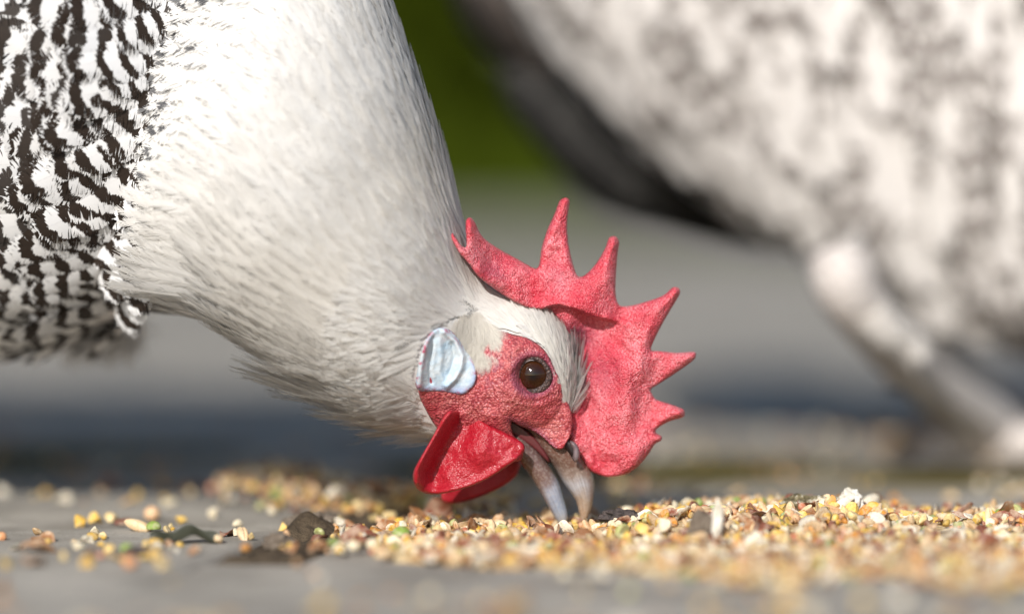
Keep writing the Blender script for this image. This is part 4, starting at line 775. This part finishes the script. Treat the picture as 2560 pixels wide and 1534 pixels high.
m = M('pale_stone', .8, .3); nz = m.noise(300, 4, .6); m.base(m.ramp(nz, [(.3, (.45, .40, .30)), (.6, (.78, .74, .66))])); m.nrm(m.bump(nz, .6, .001)); m_stone = m.m
m = M('clod', .95, .1); nz = m.noise(300, 5, .7); m.base(m.ramp(nz, [(.3, (.10, .075, .055)), (.7, (.28, .23, .18))])); m.nrm(m.bump(nz, .9, .002)); m_clod = m.m
tag(rock('bark_chip', at(1560, 1294, .004), (.0064, .0035, .0022), 3, m_bark, (0, .1, .1), .7), 'charcoal grey crumbly bark chip right of the beak on the grain', 'bark chip')
tag(rock('bark_chip', at(2020, 1268, .012), (.0095, .004, .0034), 5, m_crust, (0, -.1, 0), .8), 'olive bark chip with pale crust lying on the heap crest', 'bark chip')
tag(rock('stone', at(2125, 1258, .010), (.0036, .003, .0038), 8, m_stone, (0, 0, 0), .6), 'small whitish stone against the crusted bark chip', 'stone')
tag(rock('wood_splinter', at(1752, 1312, -.035), (.0032, .003, .0050), 11, m_clod, (0, .2, 0), .6), 'soft grey brown wood stub standing in the grain in front', 'wood splinter')
tag(rock('wood_splinter', at(1792, 1305, -.035), (.0018, .0018, .0065), 13, m_stone, (0, .08, 0), .4), 'slim pale splinter upright beside the grey brown stub', 'wood splinter')
tag(rock('soil_clod', at(775, 1306, .03), (.0085, .006, .0035), 17, m_clod, (0, -.15, .3), .7), 'brown soil clod filling the slab joint left of the wattle', 'soil clod')
tag(rock('soil_clod', gnd(695, 1352, .001), (.0045, .004, .0022), 19, m_clod, (0, -.2, .3), .7), 'smaller fibrous clod at the front of the slab joint', 'soil clod')
tag(rock('seed_shell', gnd(352, 1374, .0014), (.0044, .0018, .0013), 23, m_bark, (0, 0, .1), .2), 'dark grey striped seed shell behind the green pea', 'seed shell')
ms = M('dark_leaf', .5); ms.base(ms.mix(ms.noise(300), (.02, .022, .012), (.05, .05, .03)))
u_, v_ = np.meshgrid(np.linspace(-1, 1, 40), np.linspace(-1, 1, 12)); wd = .0028 * (1 - np.abs(u_) ** 2.2) + .0002; p = gnd(460, 1358, 0)
Vl = np.stack([p[0] + u_ * .0098, p[1] + v_ * wd, .0016 + .0009 * np.sin(u_ * 2.6 + .8) + .0011 * v_ + .0014 * v_ ** 2 * (1 - u_ ** 2) + .0012 * sstep(.5, 0, u_ + 1) + .0006 * np.sin(u_ * 7 + v_)], -1); Vl2 = Vl - [0, 0, .0003]
n_ = 480; fa = grid_faces(12, 40, False); rimf = [[i, i + 1, i + 1 + n_, i + n_] for i in range(39)] + [[440 + i + 1, 440 + i, 440 + i + n_, 440 + i + 1 + n_] for i in range(39)]
tag(link('leaf', mesh('leaf', np.concatenate([Vl.reshape(-1, 3), Vl2.reshape(-1, 3)]), fa.tolist() + (fa[:, ::-1] + n_).tolist() + rimf), ms.m), 'dark crinkled leaf shred lying on the left slab', 'leaf')
